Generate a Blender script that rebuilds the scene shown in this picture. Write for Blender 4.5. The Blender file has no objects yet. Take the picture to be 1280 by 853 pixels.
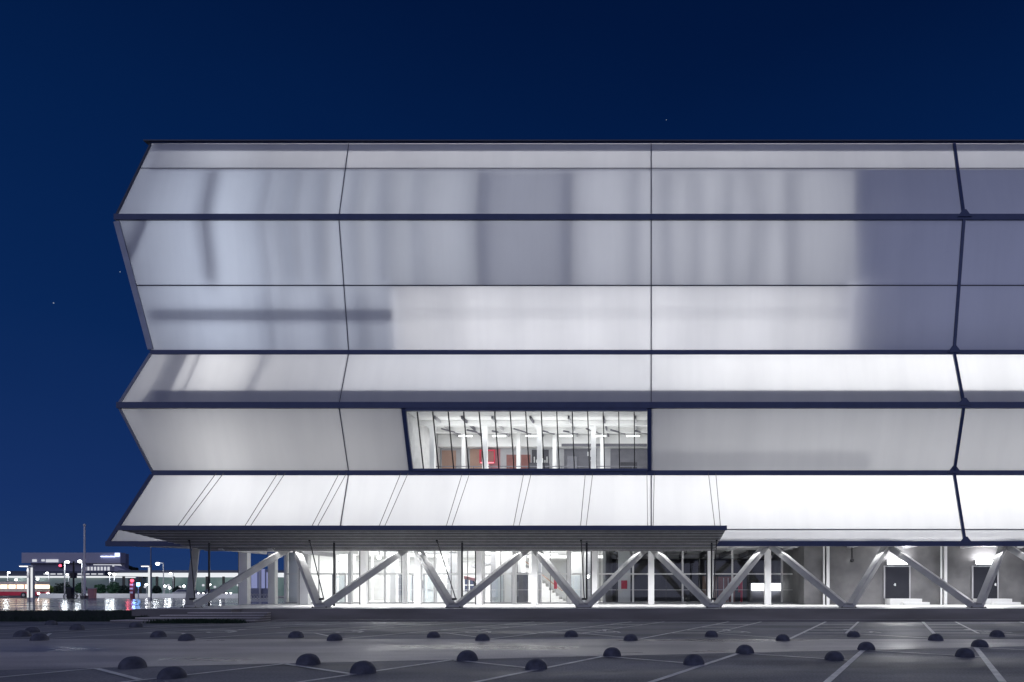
import bpy, bmesh, math, random
from mathutils import Vector, Matrix
random.seed(7)
S = bpy.context.scene
COL = S.collection
F, CX, CY, ZC = 800.0, 814.0, 738.0, 1.65      # lens in photo pixels, principal point, eye height
PLAT = 0.65                                     # platform level

def W(px, py, Y):
    return Vector(((px-CX)*Y/F, Y, ZC+(CY-py)*Y/F))
def wx(px, Y): return (px-CX)*Y/F
def wz(py, Y): return ZC+(CY-py)*Y/F
def gnd(px, py, z=0.0):
    Y = (ZC-z)*F/(py-CY)
    return ((px-CX)*Y/F, Y)

# ------------------------------------------------------------------ materials
MATS = {}
def nodes(name):
    m = bpy.data.materials.new(name); m.use_nodes = True
    nt = m.node_tree; nt.nodes.clear()
    out = nt.nodes.new('ShaderNodeOutputMaterial')
    MATS[name] = m
    return m, nt, out
def noise_mix(nt, c1, c2, scale=2.0, detail=5, lo=.35, hi=.65, coord='Object', stretch=None):
    tc = nt.nodes.new('ShaderNodeTexCoord'); n = nt.nodes.new('ShaderNodeTexNoise')
    n.inputs['Scale'].default_value = scale; n.inputs['Detail'].default_value = detail
    if stretch:
        mp = nt.nodes.new('ShaderNodeMapping'); mp.inputs['Scale'].default_value = stretch
        nt.links.new(tc.outputs[coord], mp.inputs[0]); nt.links.new(mp.outputs[0], n.inputs['Vector'])
    else:
        nt.links.new(tc.outputs[coord], n.inputs['Vector'])
    r = nt.nodes.new('ShaderNodeValToRGB')
    r.color_ramp.elements[0].position = lo; r.color_ramp.elements[0].color = (*c1, 1)
    r.color_ramp.elements[1].position = hi; r.color_ramp.elements[1].color = (*c2, 1)
    nt.links.new(n.outputs['Fac'], r.inputs[0])
    return r.outputs[0], n
def mat(name, c, rough=.5, metal=0.0, c2=None, scale=2.0, detail=5, bump=0, bscale=30, stretch=None, spec=.5, rough2=None):
    m, nt, out = nodes(name)
    b = nt.nodes.new('ShaderNodeBsdfPrincipled')
    b.inputs['Roughness'].default_value = rough; b.inputs['Metallic'].default_value = metal
    b.inputs['Specular IOR Level'].default_value = spec
    if c2 is None: c2 = tuple(v*.86 for v in c)
    o, n = noise_mix(nt, c, c2, scale, detail, stretch=stretch)
    nt.links.new(o, b.inputs['Base Color'])
    if rough2 is not None:
        mr = nt.nodes.new('ShaderNodeMapRange'); mr.inputs[1].default_value = .35; mr.inputs[2].default_value = .65
        mr.inputs[3].default_value = rough; mr.inputs[4].default_value = rough2
        nt.links.new(n.outputs['Fac'], mr.inputs[0]); nt.links.new(mr.outputs[0], b.inputs['Roughness'])
    if bump:
        tc = nt.nodes.new('ShaderNodeTexCoord')
        nb = nt.nodes.new('ShaderNodeTexNoise'); nb.inputs['Scale'].default_value = bscale; nb.inputs['Detail'].default_value = 4
        nt.links.new(tc.outputs['Object'], nb.inputs['Vector'])
        bp = nt.nodes.new('ShaderNodeBump'); bp.inputs['Strength'].default_value = bump; bp.inputs['Distance'].default_value = .02
        nt.links.new(nb.outputs['Fac'], bp.inputs['Height']); nt.links.new(bp.outputs[0], b.inputs['Normal'])
    nt.links.new(b.outputs[0], out.inputs[0])
    return m
def emis(name, c, s):
    m, nt, out = nodes(name)
    e = nt.nodes.new('ShaderNodeEmission'); e.inputs[0].default_value = (*c, 1); e.inputs[1].default_value = s
    nt.links.new(e.outputs[0], out.inputs[0]); return m
def facing(nt, lo, hi):
    lw = nt.nodes.new('ShaderNodeLayerWeight'); lw.inputs[0].default_value = .5
    pw = nt.nodes.new('ShaderNodeMath'); pw.operation = 'POWER'; nt.links.new(lw.outputs['Facing'], pw.inputs[0]); pw.inputs[1].default_value = 4.0
    mr = nt.nodes.new('ShaderNodeMapRange'); nt.links.new(pw.outputs[0], mr.inputs[0]); mr.inputs[3].default_value = lo; mr.inputs[4].default_value = hi
    return mr
def screen_mat(name, c, open_):
    m, nt, out = nodes(name)
    t = nt.nodes.new('ShaderNodeBsdfTransparent'); t.inputs[0].default_value = (1, 1, 1, 1)
    o, n = noise_mix(nt, c, tuple(v*.9 for v in c), .5)
    d = nt.nodes.new('ShaderNodeBsdfDiffuse'); nt.links.new(o, d.inputs[0])
    x = nt.nodes.new('ShaderNodeMixShader'); x.inputs[0].default_value = open_
    nt.links.new(d.outputs[0], x.inputs[1]); nt.links.new(t.outputs[0], x.inputs[2]); nt.links.new(x.outputs[0], out.inputs[0]); return m
def membrane_mat(name, tcol, dcol):
    m, nt, out = nodes(name)
    o1, n1 = noise_mix(nt, tcol, tuple(v*.89 for v in tcol), .30, 6, .3, .7, stretch=(1, 1, .4))
    o2, n2 = noise_mix(nt, (1,1,1), (.965,.965,.97), 1.6, 4, .4, .62, stretch=(1, .2, .06))
    mm = nt.nodes.new('ShaderNodeMix'); mm.data_type = 'RGBA'; mm.blend_type = 'MULTIPLY'; mm.inputs['Factor'].default_value = 1
    nt.links.new(o1, mm.inputs['A']); nt.links.new(o2, mm.inputs['B']); o = mm.outputs['Result']
    t = nt.nodes.new('ShaderNodeBsdfTranslucent'); nt.links.new(o, t.inputs[0])
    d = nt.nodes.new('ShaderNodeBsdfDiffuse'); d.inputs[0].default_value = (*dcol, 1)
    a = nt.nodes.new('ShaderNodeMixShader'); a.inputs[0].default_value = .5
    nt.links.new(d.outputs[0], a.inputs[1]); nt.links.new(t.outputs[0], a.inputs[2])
    g = nt.nodes.new('ShaderNodeBsdfGlossy'); g.inputs['Roughness'].default_value = .25
    fr = facing(nt, .02, .5)
    x = nt.nodes.new('ShaderNodeMixShader')
    nt.links.new(fr.outputs[0], x.inputs[0]); nt.links.new(a.outputs[0], x.inputs[1]); nt.links.new(g.outputs[0], x.inputs[2])
    nt.links.new(x.outputs[0], out.inputs[0]); return m
def glass_mat(name, tint=(.93, .96, .97), ior=1.35):
    m, nt, out = nodes(name)
    t = nt.nodes.new('ShaderNodeBsdfTransparent'); t.inputs[0].default_value = (*tint, 1)
    g = nt.nodes.new('ShaderNodeBsdfGlossy'); g.inputs['Roughness'].default_value = .02
    fr = facing(nt, .07, .85)
    x = nt.nodes.new('ShaderNodeMixShader')
    nt.links.new(fr.outputs[0], x.inputs[0]); nt.links.new(t.outputs[0], x.inputs[1]); nt.links.new(g.outputs[0], x.inputs[2])
    nt.links.new(x.outputs[0], out.inputs[0]); return m

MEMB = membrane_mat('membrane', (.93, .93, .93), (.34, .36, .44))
SCR6 = screen_mat('woven_screen', (.55,.55,.58), .22)
SCR3 = screen_mat('dense_screen', (.38,.39,.46), .52)
SCR9 = screen_mat('faint_screen', (.6,.6,.6), .86)
SCR7 = screen_mat('mid_dimmer', (.4,.43,.58), .66)
SCR8 = screen_mat('thin_screen', (.6,.6,.6), .82)
GLASS = glass_mat('clear_glass')
NAVY = mat('navy_paint', (.018, .032, .10), .4, .1, c2=(.024, .04, .115))
NAVYG = mat('charcoal_paint', (.04, .05, .09), .45, .1)
GREYTRIM = mat('grey_blue_metal', (.22, .24, .32), .4, .3)
JOINT = mat('joint_gasket', (.035, .035, .05), .7)
WHITE = mat('white_paint', (.74, .74, .74), .45, c2=(.68, .68, .68), scale=1.2)
ARMP = mat('brace_paint', (.40, .40, .395), .45, c2=(.33, .33, .325), scale=1.5)
WALLW = mat('white_plaster', (.78, .78, .77), .8, c2=(.7, .7, .7), scale=.6)
INNER = mat('interior_white', (.7, .7, .7), .9)
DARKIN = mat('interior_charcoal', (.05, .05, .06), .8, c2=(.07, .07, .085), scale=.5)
STEEL = mat('dark_steel', (.03, .03, .035), .45, .5)
ROD = mat('rod_steel', (.12, .12, .13), .4, .6)
SLAT = mat('louvre_slat', (.8, .79, .77), .5, 0, c2=(.62, .61, .6), scale=3)
CONC = mat('fair_faced_concrete', (.175, .172, .178), .75, c2=(.105, .104, .11), scale=.7, detail=8, bump=.2, bscale=12)
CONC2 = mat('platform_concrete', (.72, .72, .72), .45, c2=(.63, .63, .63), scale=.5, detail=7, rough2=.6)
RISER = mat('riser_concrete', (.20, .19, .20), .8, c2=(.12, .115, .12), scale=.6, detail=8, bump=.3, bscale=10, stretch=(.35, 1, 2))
PLAZA = mat('wet_plaza', (.30, .28, .30), .07, c2=(.2, .19, .21), scale=.25, detail=6, rough2=.2, bump=.06, bscale=2, spec=.35)
def ground_mat(name, c1, c2, stain, r0, r1, sc, st, grain):
    m, nt, out = nodes(name)
    b = nt.nodes.new('ShaderNodeBsdfPrincipled')
    a1, n1 = noise_mix(nt, c1, c2, sc, 9, .38, .62, stretch=st)
    a2, n2 = noise_mix(nt, (1,1,1), stain, .23, 6, .48, .66, stretch=(.5,1.6,1))
    a3, n3 = noise_mix(nt, (1-grain,)*3, (1+grain,)*3, 22, 6, .3, .7)
    x1 = nt.nodes.new('ShaderNodeMix'); x1.data_type = 'RGBA'; x1.blend_type = 'MULTIPLY'; x1.inputs['Factor'].default_value = 1
    x2 = nt.nodes.new('ShaderNodeMix'); x2.data_type = 'RGBA'; x2.blend_type = 'MULTIPLY'; x2.inputs['Factor'].default_value = 1
    nt.links.new(a1, x1.inputs['A']); nt.links.new(a2, x1.inputs['B']); nt.links.new(x1.outputs['Result'], x2.inputs['A']); nt.links.new(a3, x2.inputs['B'])
    nt.links.new(x2.outputs['Result'], b.inputs['Base Color'])
    mr = nt.nodes.new('ShaderNodeMapRange'); mr.inputs[1].default_value = .42; mr.inputs[2].default_value = .62; mr.inputs[3].default_value = r0; mr.inputs[4].default_value = r1
    nt.links.new(n2.outputs['Fac'], mr.inputs[0]); nt.links.new(mr.outputs[0], b.inputs['Roughness'])
    bp = nt.nodes.new('ShaderNodeBump'); bp.inputs['Strength'].default_value = .35; bp.inputs['Distance'].default_value = .02
    nt.links.new(n3.outputs['Fac'], bp.inputs['Height']); nt.links.new(bp.outputs[0], b.inputs['Normal'])
    nt.links.new(b.outputs[0], out.inputs[0]); return m
ASPH = ground_mat('asphalt', (.24,.245,.285), (.12,.123,.15), (.6,.6,.62), .75, .5, .4, (.4,1,1), .35)
AISLE = ground_mat('aisle_concrete', (.55,.52,.525), (.33,.315,.33), (.5,.47,.48), .55, .26, .5, (.3,1,1), .2)
PAINT = mat('road_paint', (.86, .86, .86), .5, c2=(.62, .62, .63), scale=3, detail=8)
DOMEM = mat('dome_concrete', (.085, .092, .135), .75, c2=(.05, .054, .08), scale=7, bump=.4, bscale=40)
GRASS = mat('dark_grass', (.012, .03, .022), .9, c2=(.02, .045, .025), scale=6)
SOIL = mat('dark_soil', (.012, .02, .02), .95)
RED = mat('red_paint', (.55, .02, .06), .5)
DOORM = mat('dark_door', (.010, .011, .018), .4, c2=(.014, .015, .022))
ORANGE = mat('terracotta_panel', (.42, .28, .22), .7, c2=(.36, .23, .18), scale=1)
MAROON = mat('maroon_panel', (.26, .11, .10), .7)
PINK = mat('rose_panel', (.42, .2, .22), .7)
GREYP = mat('grey_panel', (.15, .15, .175), .7)
GREYW = mat('light_grey_panel', (.42, .42, .44), .7)
LAMP = emis('lamp_white', (.95, .97, 1.0), 20)
COLL = emis('lit_column', (.95,.97,1), .85)
LAMPS = emis('street_bulb', (.93, .97, 1.0), 9)
STRIP = emis('strip_white', (1, 1, 1), 4)
STRIP2 = emis('far_lit_fascia', (.93, .96, 1.0), .9)
REDL = emis('red_lamp', (1, .08, .14), 3.5)
BLUEL = emis('blue_lamp', (.2, .45, 1), 8)
SIGNL = emis('blue_white_sign', (.6, .68, 1.0), 2.2)
WINL = emis('far_window_light', (.85, .87, .95), .75)
WARML = emis('warm_window_light', (1.0, .78, .55), 3.0)
NEONR = emis('red_screen_line', (1, .25, .3), 2.0)

# ------------------------------------------------------------------ mesh helpers
def rootloc(p):
    v = Vector((0, 0, 0))
    while p is not None:
        v += p.location; p = p.parent
    return v
class MB:
    def __init__(s): s.bm = bmesh.new()
    def poly(s, pts):
        vs = [s.bm.verts.new(Vector(p)) for p in pts]; s.bm.faces.new(vs); return s
    def hexa(s, b, t):            # bottom 4 pts, top 4 pts
        vb = [s.bm.verts.new(Vector(p)) for p in b]; vt = [s.bm.verts.new(Vector(p)) for p in t]
        n = len(b)
        s.bm.faces.new(vb[::-1]); s.bm.faces.new(vt)
        for i in range(n):
            j = (i+1) % n; s.bm.faces.new((vb[i], vb[j], vt[j], vt[i]))
        return s
    def box(s, x0, x1, y0, y1, z0, z1):
        if x0 > x1: x0, x1 = x1, x0
        if y0 > y1: y0, y1 = y1, y0
        if z0 > z1: z0, z1 = z1, z0
        return s.hexa([(x0,y0,z0),(x1,y0,z0),(x1,y1,z0),(x0,y1,z0)], [(x0,y0,z1),(x1,y0,z1),(x1,y1,z1),(x0,y1,z1)])
    def beam(s, a, b, w, h, side=(1,0,0)):
        a = Vector(a); b = Vector(b); d = (b-a).normalized()
        u = Vector(side); u = (u-d*u.dot(d)).normalized(); v = d.cross(u)
        q = [u*w/2+v*h/2, u*w/2-v*h/2, -u*w/2-v*h/2, -u*w/2+v*h/2]
        return s.hexa([a+k for k in q], [b+k for k in q])
    def tube(s, a, b, r, n=8, r2=None):
        a = Vector(a); b = Vector(b); d = (b-a).normalized(); r2 = r if r2 is None else r2
        u = d.orthogonal().normalized(); v = d.cross(u)
        ca = [a+(u*math.cos(t)+v*math.sin(t))*r for t in [2*math.pi*i/n for i in range(n)]]
        cb = [b+(u*math.cos(t)+v*math.sin(t))*r2 for t in [2*math.pi*i/n for i in range(n)]]
        return s.hexa(ca, cb)
    def ball(s, c, r, seg=12, squash=1.0):
        bmesh.ops.create_uvsphere(s.bm, u_segments=seg, v_segments=seg//2+2, radius=r,
            matrix=Matrix.Translation(Vector(c)) @ Matrix.Diagonal((1,1,squash,1)))
        return s
    def torus(s, c, R, r, n=20, m=6, axis='Y'):
        c = Vector(c); rows = []
        for i in range(n):
            t = 2*math.pi*i/n; row = []
            for j in range(m):
                p = 2*math.pi*j/m; rr = R+r*math.cos(p)
                v = Vector((rr*math.cos(t), r*math.sin(p), rr*math.sin(t)))
                row.append(s.bm.verts.new(c+v))
            rows.append(row)
        for i in range(n):
            for j in range(m):
                s.bm.faces.new((rows[i][j], rows[(i+1)%n][j], rows[(i+1)%n][(j+1)%m], rows[i][(j+1)%m]))
        return s
    def build(s, name, m, parent=None, smooth=False, bevel=0, loc=None, flat=False):
        if not flat: bmesh.ops.recalc_face_normals(s.bm, faces=s.bm.faces)
        else:
            for f in s.bm.faces:
                f.normal_update()
                if f.normal.y > 0: f.normal_flip()
        off = rootloc(parent) if parent is not None else Vector(loc or (0,0,0))
        bmesh.ops.translate(s.bm, verts=s.bm.verts, vec=-off)
        if smooth:
            for f in s.bm.faces: f.smooth = True
        me = bpy.data.meshes.new(name); s.bm.to_mesh(me); s.bm.free()
        me.materials.append(m)
        o = bpy.data.objects.new(name, me); COL.objects.link(o)
        if parent is not None: o.parent = parent
        elif loc is not None: o.location = loc
        if bevel:
            b = o.modifiers.new('edge', 'BEVEL'); b.width = bevel; b.segments = 2; b.limit_method = 'ANGLE'
        return o
def tag(o, label=None, cat=None, group=None, kind=None):
    if label: o['label'] = label
    if cat: o['category'] = cat
    if group: o['group'] = group
    if kind: o['kind'] = kind
    return o
def thing(name, label, cat, loc=(0,0,0), group=None):
    o = bpy.data.objects.new(name, None); COL.objects.link(o); o.location = loc; o.empty_display_size = .3
    return tag(o, label, cat, group)
def struct(name, mb, m): return tag(mb.build(name, m), kind='structure')
def copy_tree(o, parent=None):
    c = o.copy(); COL.objects.link(c)
    if parent is not None: c.parent = parent
    for ch in list(o.children): copy_tree(ch, c)
    return c
def area(name, loc, sx, sy, power, rot, color=(1,1,1), spread=None):
    l = bpy.data.lights.new(name, 'AREA'); l.shape = 'RECTANGLE'; l.size = sx; l.size_y = sy
    l.energy = power; l.color = color
    if spread: l.spread = math.radians(spread)
    o = bpy.data.objects.new(name, l); COL.objects.link(o); o.location = loc; o.rotation_euler = rot; return o
def point(name, loc, power, color=(1,1,1), r=.15):
    l = bpy.data.lights.new(name, 'POINT'); l.energy = power; l.color = color; l.shadow_soft_size = r
    o = bpy.data.objects.new(name, l); COL.objects.link(o); o.location = loc; return o
FRONT = (math.pi/2, 0, math.pi)        # area light shining to -Y
FRONT = (-math.pi/2, 0, 0)
DOWN = (0, 0, 0)
UP = (math.pi, 0, 0)

# ------------------------------------------------------------------ ground
struct('ground', MB().poly([(-900,-60,-.06),(900,-60,-.06),(900,1500,-.06),(-900,1500,-.06)]), ASPH)
struct('parking_lot', MB().poly([(-70,-20,0),(70,-20,0),(70,33.84,0),(-70,33.84,0)]), ASPH)
# near stall row direction and the aisle between the rows
def rowp(i): return Vector((-4.7+3.5*i, 15.09+.81*i, 0))
A0, A1 = rowp(-12), rowp(7.6)
struct('parking_aisle', MB().poly([(A0.x,A0.y+.12,.004),(A1.x,A1.y+.12,.004),(A1.x,24.5,.004),(31,21.5,.004),(-60,21.6,.004),(A0.x,21.6,.004)][:2]+[(40,21.5,.004),(-60,21.6,.004)]), AISLE)
PAINTZ = .010
def stripe(mb, a, b, w):
    a = Vector((a[0],a[1],0)); b = Vector((b[0],b[1],0)); d = (b-a).normalized(); n = Vector((-d.y,d.x,0))*w/2
    z = Vector((0,0,PAINTZ)); mb.poly([a-n+z, b-n+z, b+n+z, a+n+z])
u = Vector((-2.23,-5.1,0)).normalized(); v = Vector((2.3,-1.72,0)).normalized()
mb = MB()
for i in range(-8, 8):
    p = rowp(i); stripe(mb, p, p+u*7.5, .13)
struct('stall_line_paint', mb, PAINT)
mb = MB(); PAINTZ = .014
NEARP = []
for i in range(-8, 8):
    p = rowp(i); q = rowp(i+1)
    # p + s v = q + t u
    M = Matrix(((v.x,-u.x),(v.y,-u.y))); r = M.inverted() @ Vector((q.x-p.x, q.y-p.y))
    e = p+v*(r[0]-.06); stripe(mb, p+v*.06, e, .11)
struct('stall_front_paint', mb, PAINT)
PAINTZ = .010
mb = MB(); mb2 = MB(); d2 = Vector((4.45,11.8,0)).normalized()
for k in range(-9, 6):
    b = Vector((4.67+5.05*k, 21.6, 0)); L = 12.5
    stripe(mb, b, b+d2*L, .13)
    b2 = b+Vector((1.7,0,0)); stripe(mb, b2+d2*2.9, b2+d2*L, .11)
    if -5 <= k:
        for t in (3.1, 5.0, 7.2, 9.6):
            PAINTZ = .014; stripe(mb2, b+d2*t+Vector((.08,0,0)), b2+d2*t-Vector((.08,0,0)), .26); PAINTZ = .010
    PAINTZ = .014; stripe(mb2, b2+d2*2.9+Vector((.08,0,0)), b+Vector((4.95,.15,0)), .11); PAINTZ = .010
struct('back_row_paint', mb, PAINT)
struct('hatched_aisle_paint', mb2, PAINT)
# wheelchair symbols painted in the back row stalls
mb = MB()
for k in range(-5, 4):
    c = Vector((4.67+5.05*k+3.6, 25.3, PAINTZ)); R = .42
    pts = []
    for i in range(14):
        a0 = math.radians(200+i*17); a1 = math.radians(200+(i+1)*17)
        f = lambda a, r: c+Vector((math.cos(a)*r, math.sin(a)*r*1.3, 0))
        mb.poly([f(a0,R-.07), f(a1,R-.07), f(a1,R+.05), f(a0,R+.05)])
    stripe(mb, (c.x-.05,c.y+.35), (c.x-.08,c.y+1.2), .13)
    stripe(mb, (c.x-.02,c.y+.25), (c.x+.45,c.y+.22), .13)
    stripe(mb, (c.x+.45,c.y+.2), (c.x+.62,c.y-.55), .12)
    mb.poly([(c.x-.1+.15*math.cos(t), c.y+1.45+.2*math.sin(t), PAINTZ) for t in [i*math.pi/5 for i in range(10)]])
struct('wheelchair_symbol_paint', mb, PAINT)

# platform, left plaza, far road
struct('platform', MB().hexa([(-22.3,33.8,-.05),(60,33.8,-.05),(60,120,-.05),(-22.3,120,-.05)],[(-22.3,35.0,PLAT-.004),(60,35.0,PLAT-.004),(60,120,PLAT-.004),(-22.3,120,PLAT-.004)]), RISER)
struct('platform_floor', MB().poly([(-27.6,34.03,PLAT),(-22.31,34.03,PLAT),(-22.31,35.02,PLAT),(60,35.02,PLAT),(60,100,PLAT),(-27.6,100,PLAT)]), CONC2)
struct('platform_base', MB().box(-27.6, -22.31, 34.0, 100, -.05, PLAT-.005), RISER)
struct('plaza', MB().box(-260, -27.61, 35.0, 92, -.05, .5), PLAZA)
struct('far_road', MB().box(-400, 120, 92.01, 128, -.05, .42), ASPH)
struct('far_pavement', MB().box(-400, 120, 128.01, 400, -.05, .5), CONC)
struct('kerb', MB().hexa([(-19.9,33.45,-.03),(60,33.45,-.03),(60,33.85,-.03),(-19.9,33.85,-.03)], [(-19.9,33.5,.09),(60,33.5,.09),(60,33.95,.10),(-19.9,33.95,.10)]), RISER)
# steps
mb = MB(); nz = MB()
for i in range(4):
    xl = (-27.55,-26.6,-25.6,-24.4)[i]; y0 = (32.6,33.0,33.35,33.68)[i]; z0 = .12*i; z1 = .12*(i+1)
    mb.box(xl, -20.2, y0, 33.995, z0+(.001 if i else 0), z1-.046)
    nz.box(xl, -20.2, y0-.01, 33.995, z1-.045, z1)  # pale strips put the treads' reflected light into the colour
struct('steps', mb, RISER); struct('tread_glints', nz, AISLE)
# grass bank at the left and planting wedge
mb = MB(); mb.hexa([(-120,33.6,-.02),(-26.65,33.6,-.02),(-26.65,34.99,-.02),(-120,34.99,-.02)], [(-120,34.3,.48),(-26.65,34.3,.5),(-26.65,34.99,.52),(-120,34.99,.5)])
struct('grass_bank', mb, SOIL)
def blades(mb, n, fx, hmin, hmax, w):
    for _ in range(n):
        x, y, z = fx(); h = random.uniform(hmin, hmax); a = random.uniform(0, 6.28)
        dx, dy = math.cos(a)*w, math.sin(a)*w; lx, ly = random.uniform(-.5,.5)*h, random.uniform(-.5,.5)*h
        mb.poly([(x-dx,y-dy,z),(x+dx,y+dy,z),(x+lx,y+ly,z+h)])
mb = MB()
def fx():
    t = random.random(); return (-26.7-random.random()**1.4*55, 33.6+1.3*t, max(0, min(.5, t*.8)-.02))
blades(mb, 9000, fx, .06, .16, .025)
tag(mb.build('grass', GRASS), 'short dark ground cover on the bank beside the steps', 'ground cover', kind='stuff')
mb = MB()
def fx2():
    x = random.triangular(-25.4,-20.3,-22.4); c = 32.1
    return (x, c+random.uniform(-.35,.35), 0)
blades(mb, 3600, fx2, .06, .26, .03)
tag(mb.build('ground_cover', GRASS), 'dark low planting in front of the platform steps', 'ground cover', kind='stuff')

# ------------------------------------------------------------------ domes
def dome_mesh():
    mb = MB(); n, m = 24, 8; R, H = .24, .235; rows = []
    for j in range(m):
        a = (math.pi/2)*j/m; rr, zz = R*math.cos(a)**.85, H*math.sin(a)
        jt = lambda: 1+random.uniform(-.014,.014)
        rows.append([mb.bm.verts.new((rr*jt()*math.cos(2*math.pi*i/n), rr*jt()*math.sin(2*math.pi*i/n), zz*jt())) for i in range(n)])
    top = mb.bm.verts.new((0,0,H))
    for j in range(m-1):
        for i in range(n): mb.bm.faces.new((rows[j][i], rows[j][(i+1)%n], rows[j+1][(i+1)%n], rows[j+1][i]))
    for i in range(n): mb.bm.faces.new((rows[-1][i], rows[-1][(i+1)%n], top))
    return mb
dome = dome_mesh().build('dome_bollard', DOMEM, smooth=True, loc=(0,0,0))
near = [(156,836.5),(205,849.5),(379,832),(448,843),(581,827),(668,838),(764.5,821.5),(868,832),(932.5,818),(1046,826),(1086,813.5),(1211,822),(1229,809.5)]
far = [(165.5,784.5),(192.5,797),(227.5,801.5),(366,797.5),(414.5,801.5),(539.5,797.5),(601,801.5),(713,796.5),(788,801.5),(890,796.5),(980,801.5),(1069,796.5),(1173,801.5),(1250,796.5)]
clus = [(21,796.5),(34,791),(42,801.5),(59,781.5),(91,788)]
ords = ['first','second','third','fourth','fifth','sixth','seventh','eighth','ninth','tenth','eleventh','twelfth','thirteenth','fourteenth']
lab = []
for i, p in enumerate(near): lab.append((p, f'dark concrete dome in the near parking row, {ords[i]} counted from the left'))
for i, p in enumerate(far): lab.append((p, f'dark concrete dome on the far side of the pale aisle, {ords[i]} from the left'))
cl = ['outermost dark dome of the loose cluster by the grass bank', 'dark dome in the loose cluster, tucked behind two others', 'frontmost dark dome of the loose cluster by the grass bank',
      'small dark dome closest to the grass bank', 'dark dome standing alone just right of the loose cluster']
for p, l in zip(clus, cl): lab.append((p, l))
for i, (p, l) in enumerate(lab):
    o = dome if i == 0 else dome.copy()
    if i: COL.objects.link(o)
    x, y = gnd(*p); o.location = (x, y+.2, -.005); o.rotation_euler = (0,0,random.uniform(0,6.28)); s = random.uniform(.95,1.06); o.scale = (s,s,s*random.uniform(.94,1.05))
    tag(o, l, 'bollard', 'dome bollards in the car park')

# ------------------------------------------------------------------ the hall
B = thing('exhibition_hall', 'huge folded hall of glowing white translucent panels with navy bands', 'building', (0,44,PLAT))
Y0, Y1, YT = 40.0, 38.72, 38.57
PROF = [(Y0,29.6),(Y1,24.2),(Y0,16.5),(Y1,12.83),(Y0,8.975),(YT,4.45)]      # (depth, height) of the fold lines
XL = [-31.2,-32.38,-31.2,-32.22,-31.1,-32.74]
XR = 38.2
SEAMS = [-18.9, 0.0, 18.9, 37.8]
def pt(i, t, x=None):
    a, b = PROF[i], PROF[i+1]
    y = a[0]+(b[0]-a[0])*t; z = a[1]+(b[1]-a[1])*t
    xl = XL[i]+(XL[i+1]-XL[i])*t
    return Vector((xl if x is None else x, y, z))
def nrm(i):
    a, b = PROF[i], PROF[i+1]; d = Vector((0,b[0]-a[0],b[1]-a[1])).normalized()
    n = Vector((1,0,0)).cross(d)
    return n if n.y < 0 else -n             # towards the viewer
def panel(i, t0, t1, x0, x1, name='translucent_panel', m=MEMB):
    a, b, c, d = pt(i,t0,x0), pt(i,t0,x1), pt(i,t1,x1), pt(i,t1,x0)
    return MB().poly([d,c,b,a]).build(name, m, B, flat=True)
HS = {0:.345, 1:.4946, 4:.803}              # horizontal joints inside a band
g = .018
WX0, WX1 = -15.0, -.1                       # window in the fourth band
for i in range(5):
    ts = [0]+([HS[i]] if i in HS else [])+[1]
    for a, b in zip(ts, ts[1:]):
        e = .012/3 
        ta, tb = a+(0 if a == 0 else e), b-(0 if b == 1 else e)
        xs = [None]+SEAMS
        for k in range(4):
            x0 = None if k == 0 else SEAMS[k-1]+g
            x1 = SEAMS[k]-g
            if i == 3 and k == 1:
                panel(i, ta, tb, x0, WX0); continue
            panel(i, ta, tb, x0, x1)
# joints behind the gaps
for i in range(5):
    n = nrm(i)
    for s in SEAMS:
        if i == 3 and s == 0: continue
        heavy = s >= 18
        w = .17 if heavy else .07
        off = n*.05 if heavy else -n*.03
        MB().beam(pt(i,.01,s)+off, pt(i,.99,s)+off, w, .12 if heavy else .04).build('seam_mullion' if heavy else 'panel_joint', NAVY if heavy else JOINT, B)
    if i in HS:
        t = HS[i]; MB().beam(pt(i,t)-n*.03+Vector((.1,0,0)), pt(i,t,XR)-n*.03, .07, .04, side=(0,0,1)).build('panel_joint', JOINT, B)
# horizontal trims at the folds
TR = [(.09,.10,NAVY),(.34,.16,NAVY),(.28,.14,NAVY),(.36,.18,NAVY),(.31,.14,NAVY),(.30,.2,NAVY)]
for i, (h, d, m) in enumerate(TR):
    y, z = PROF[i]
    if i == 0:
        MB().box(XL[0]-.42, XR, y-.18, y+30, z+.03, z+.09).build('roof_edge', NAVYG, B)
        MB().box(XL[0]-.1, XR, y-.05, y+.08, z-.03, z+.02).build('fold_trim', NAVY, B)
        continue
    MB().box(XL[i]-.06, XR, y-d/2-.02, y+d/2, z-h/2, z+h/2).build('fold_trim', m, B)
# raking trims up the left corner
RK = [(.10,NAVYG),(.34,GREYTRIM),(.14,GREYTRIM),(.12,GREYTRIM),(.2,NAVY)]
for i, (w, m) in enumerate(RK):
    n = nrm(i)
    MB().beam(pt(i,.03)+n*.03+Vector((.0,0,0)), pt(i,.975)+n*.03, w, .1).build('corner_trim', m, B)
# gusset plates at the heavy seam crossings
for i in range(1, 6):
    y, z = PROF[i]
    for sx in (18.9,):
        nn = nrm(min(i,4))
        MB().hexa([(sx-.42,y-.16,z-.02),(sx+.42,y-.16,z-.02),(sx+.42,y-.1,z-.02),(sx-.42,y-.1,z-.02)],
                  [(sx-.1,y-.14,z+.42),(sx+.1,y-.14,z+.42),(sx+.1,y-.08,z+.42),(sx-.1,y-.08,z+.42)]).build('gusset_plate', NAVY, B)

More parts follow.
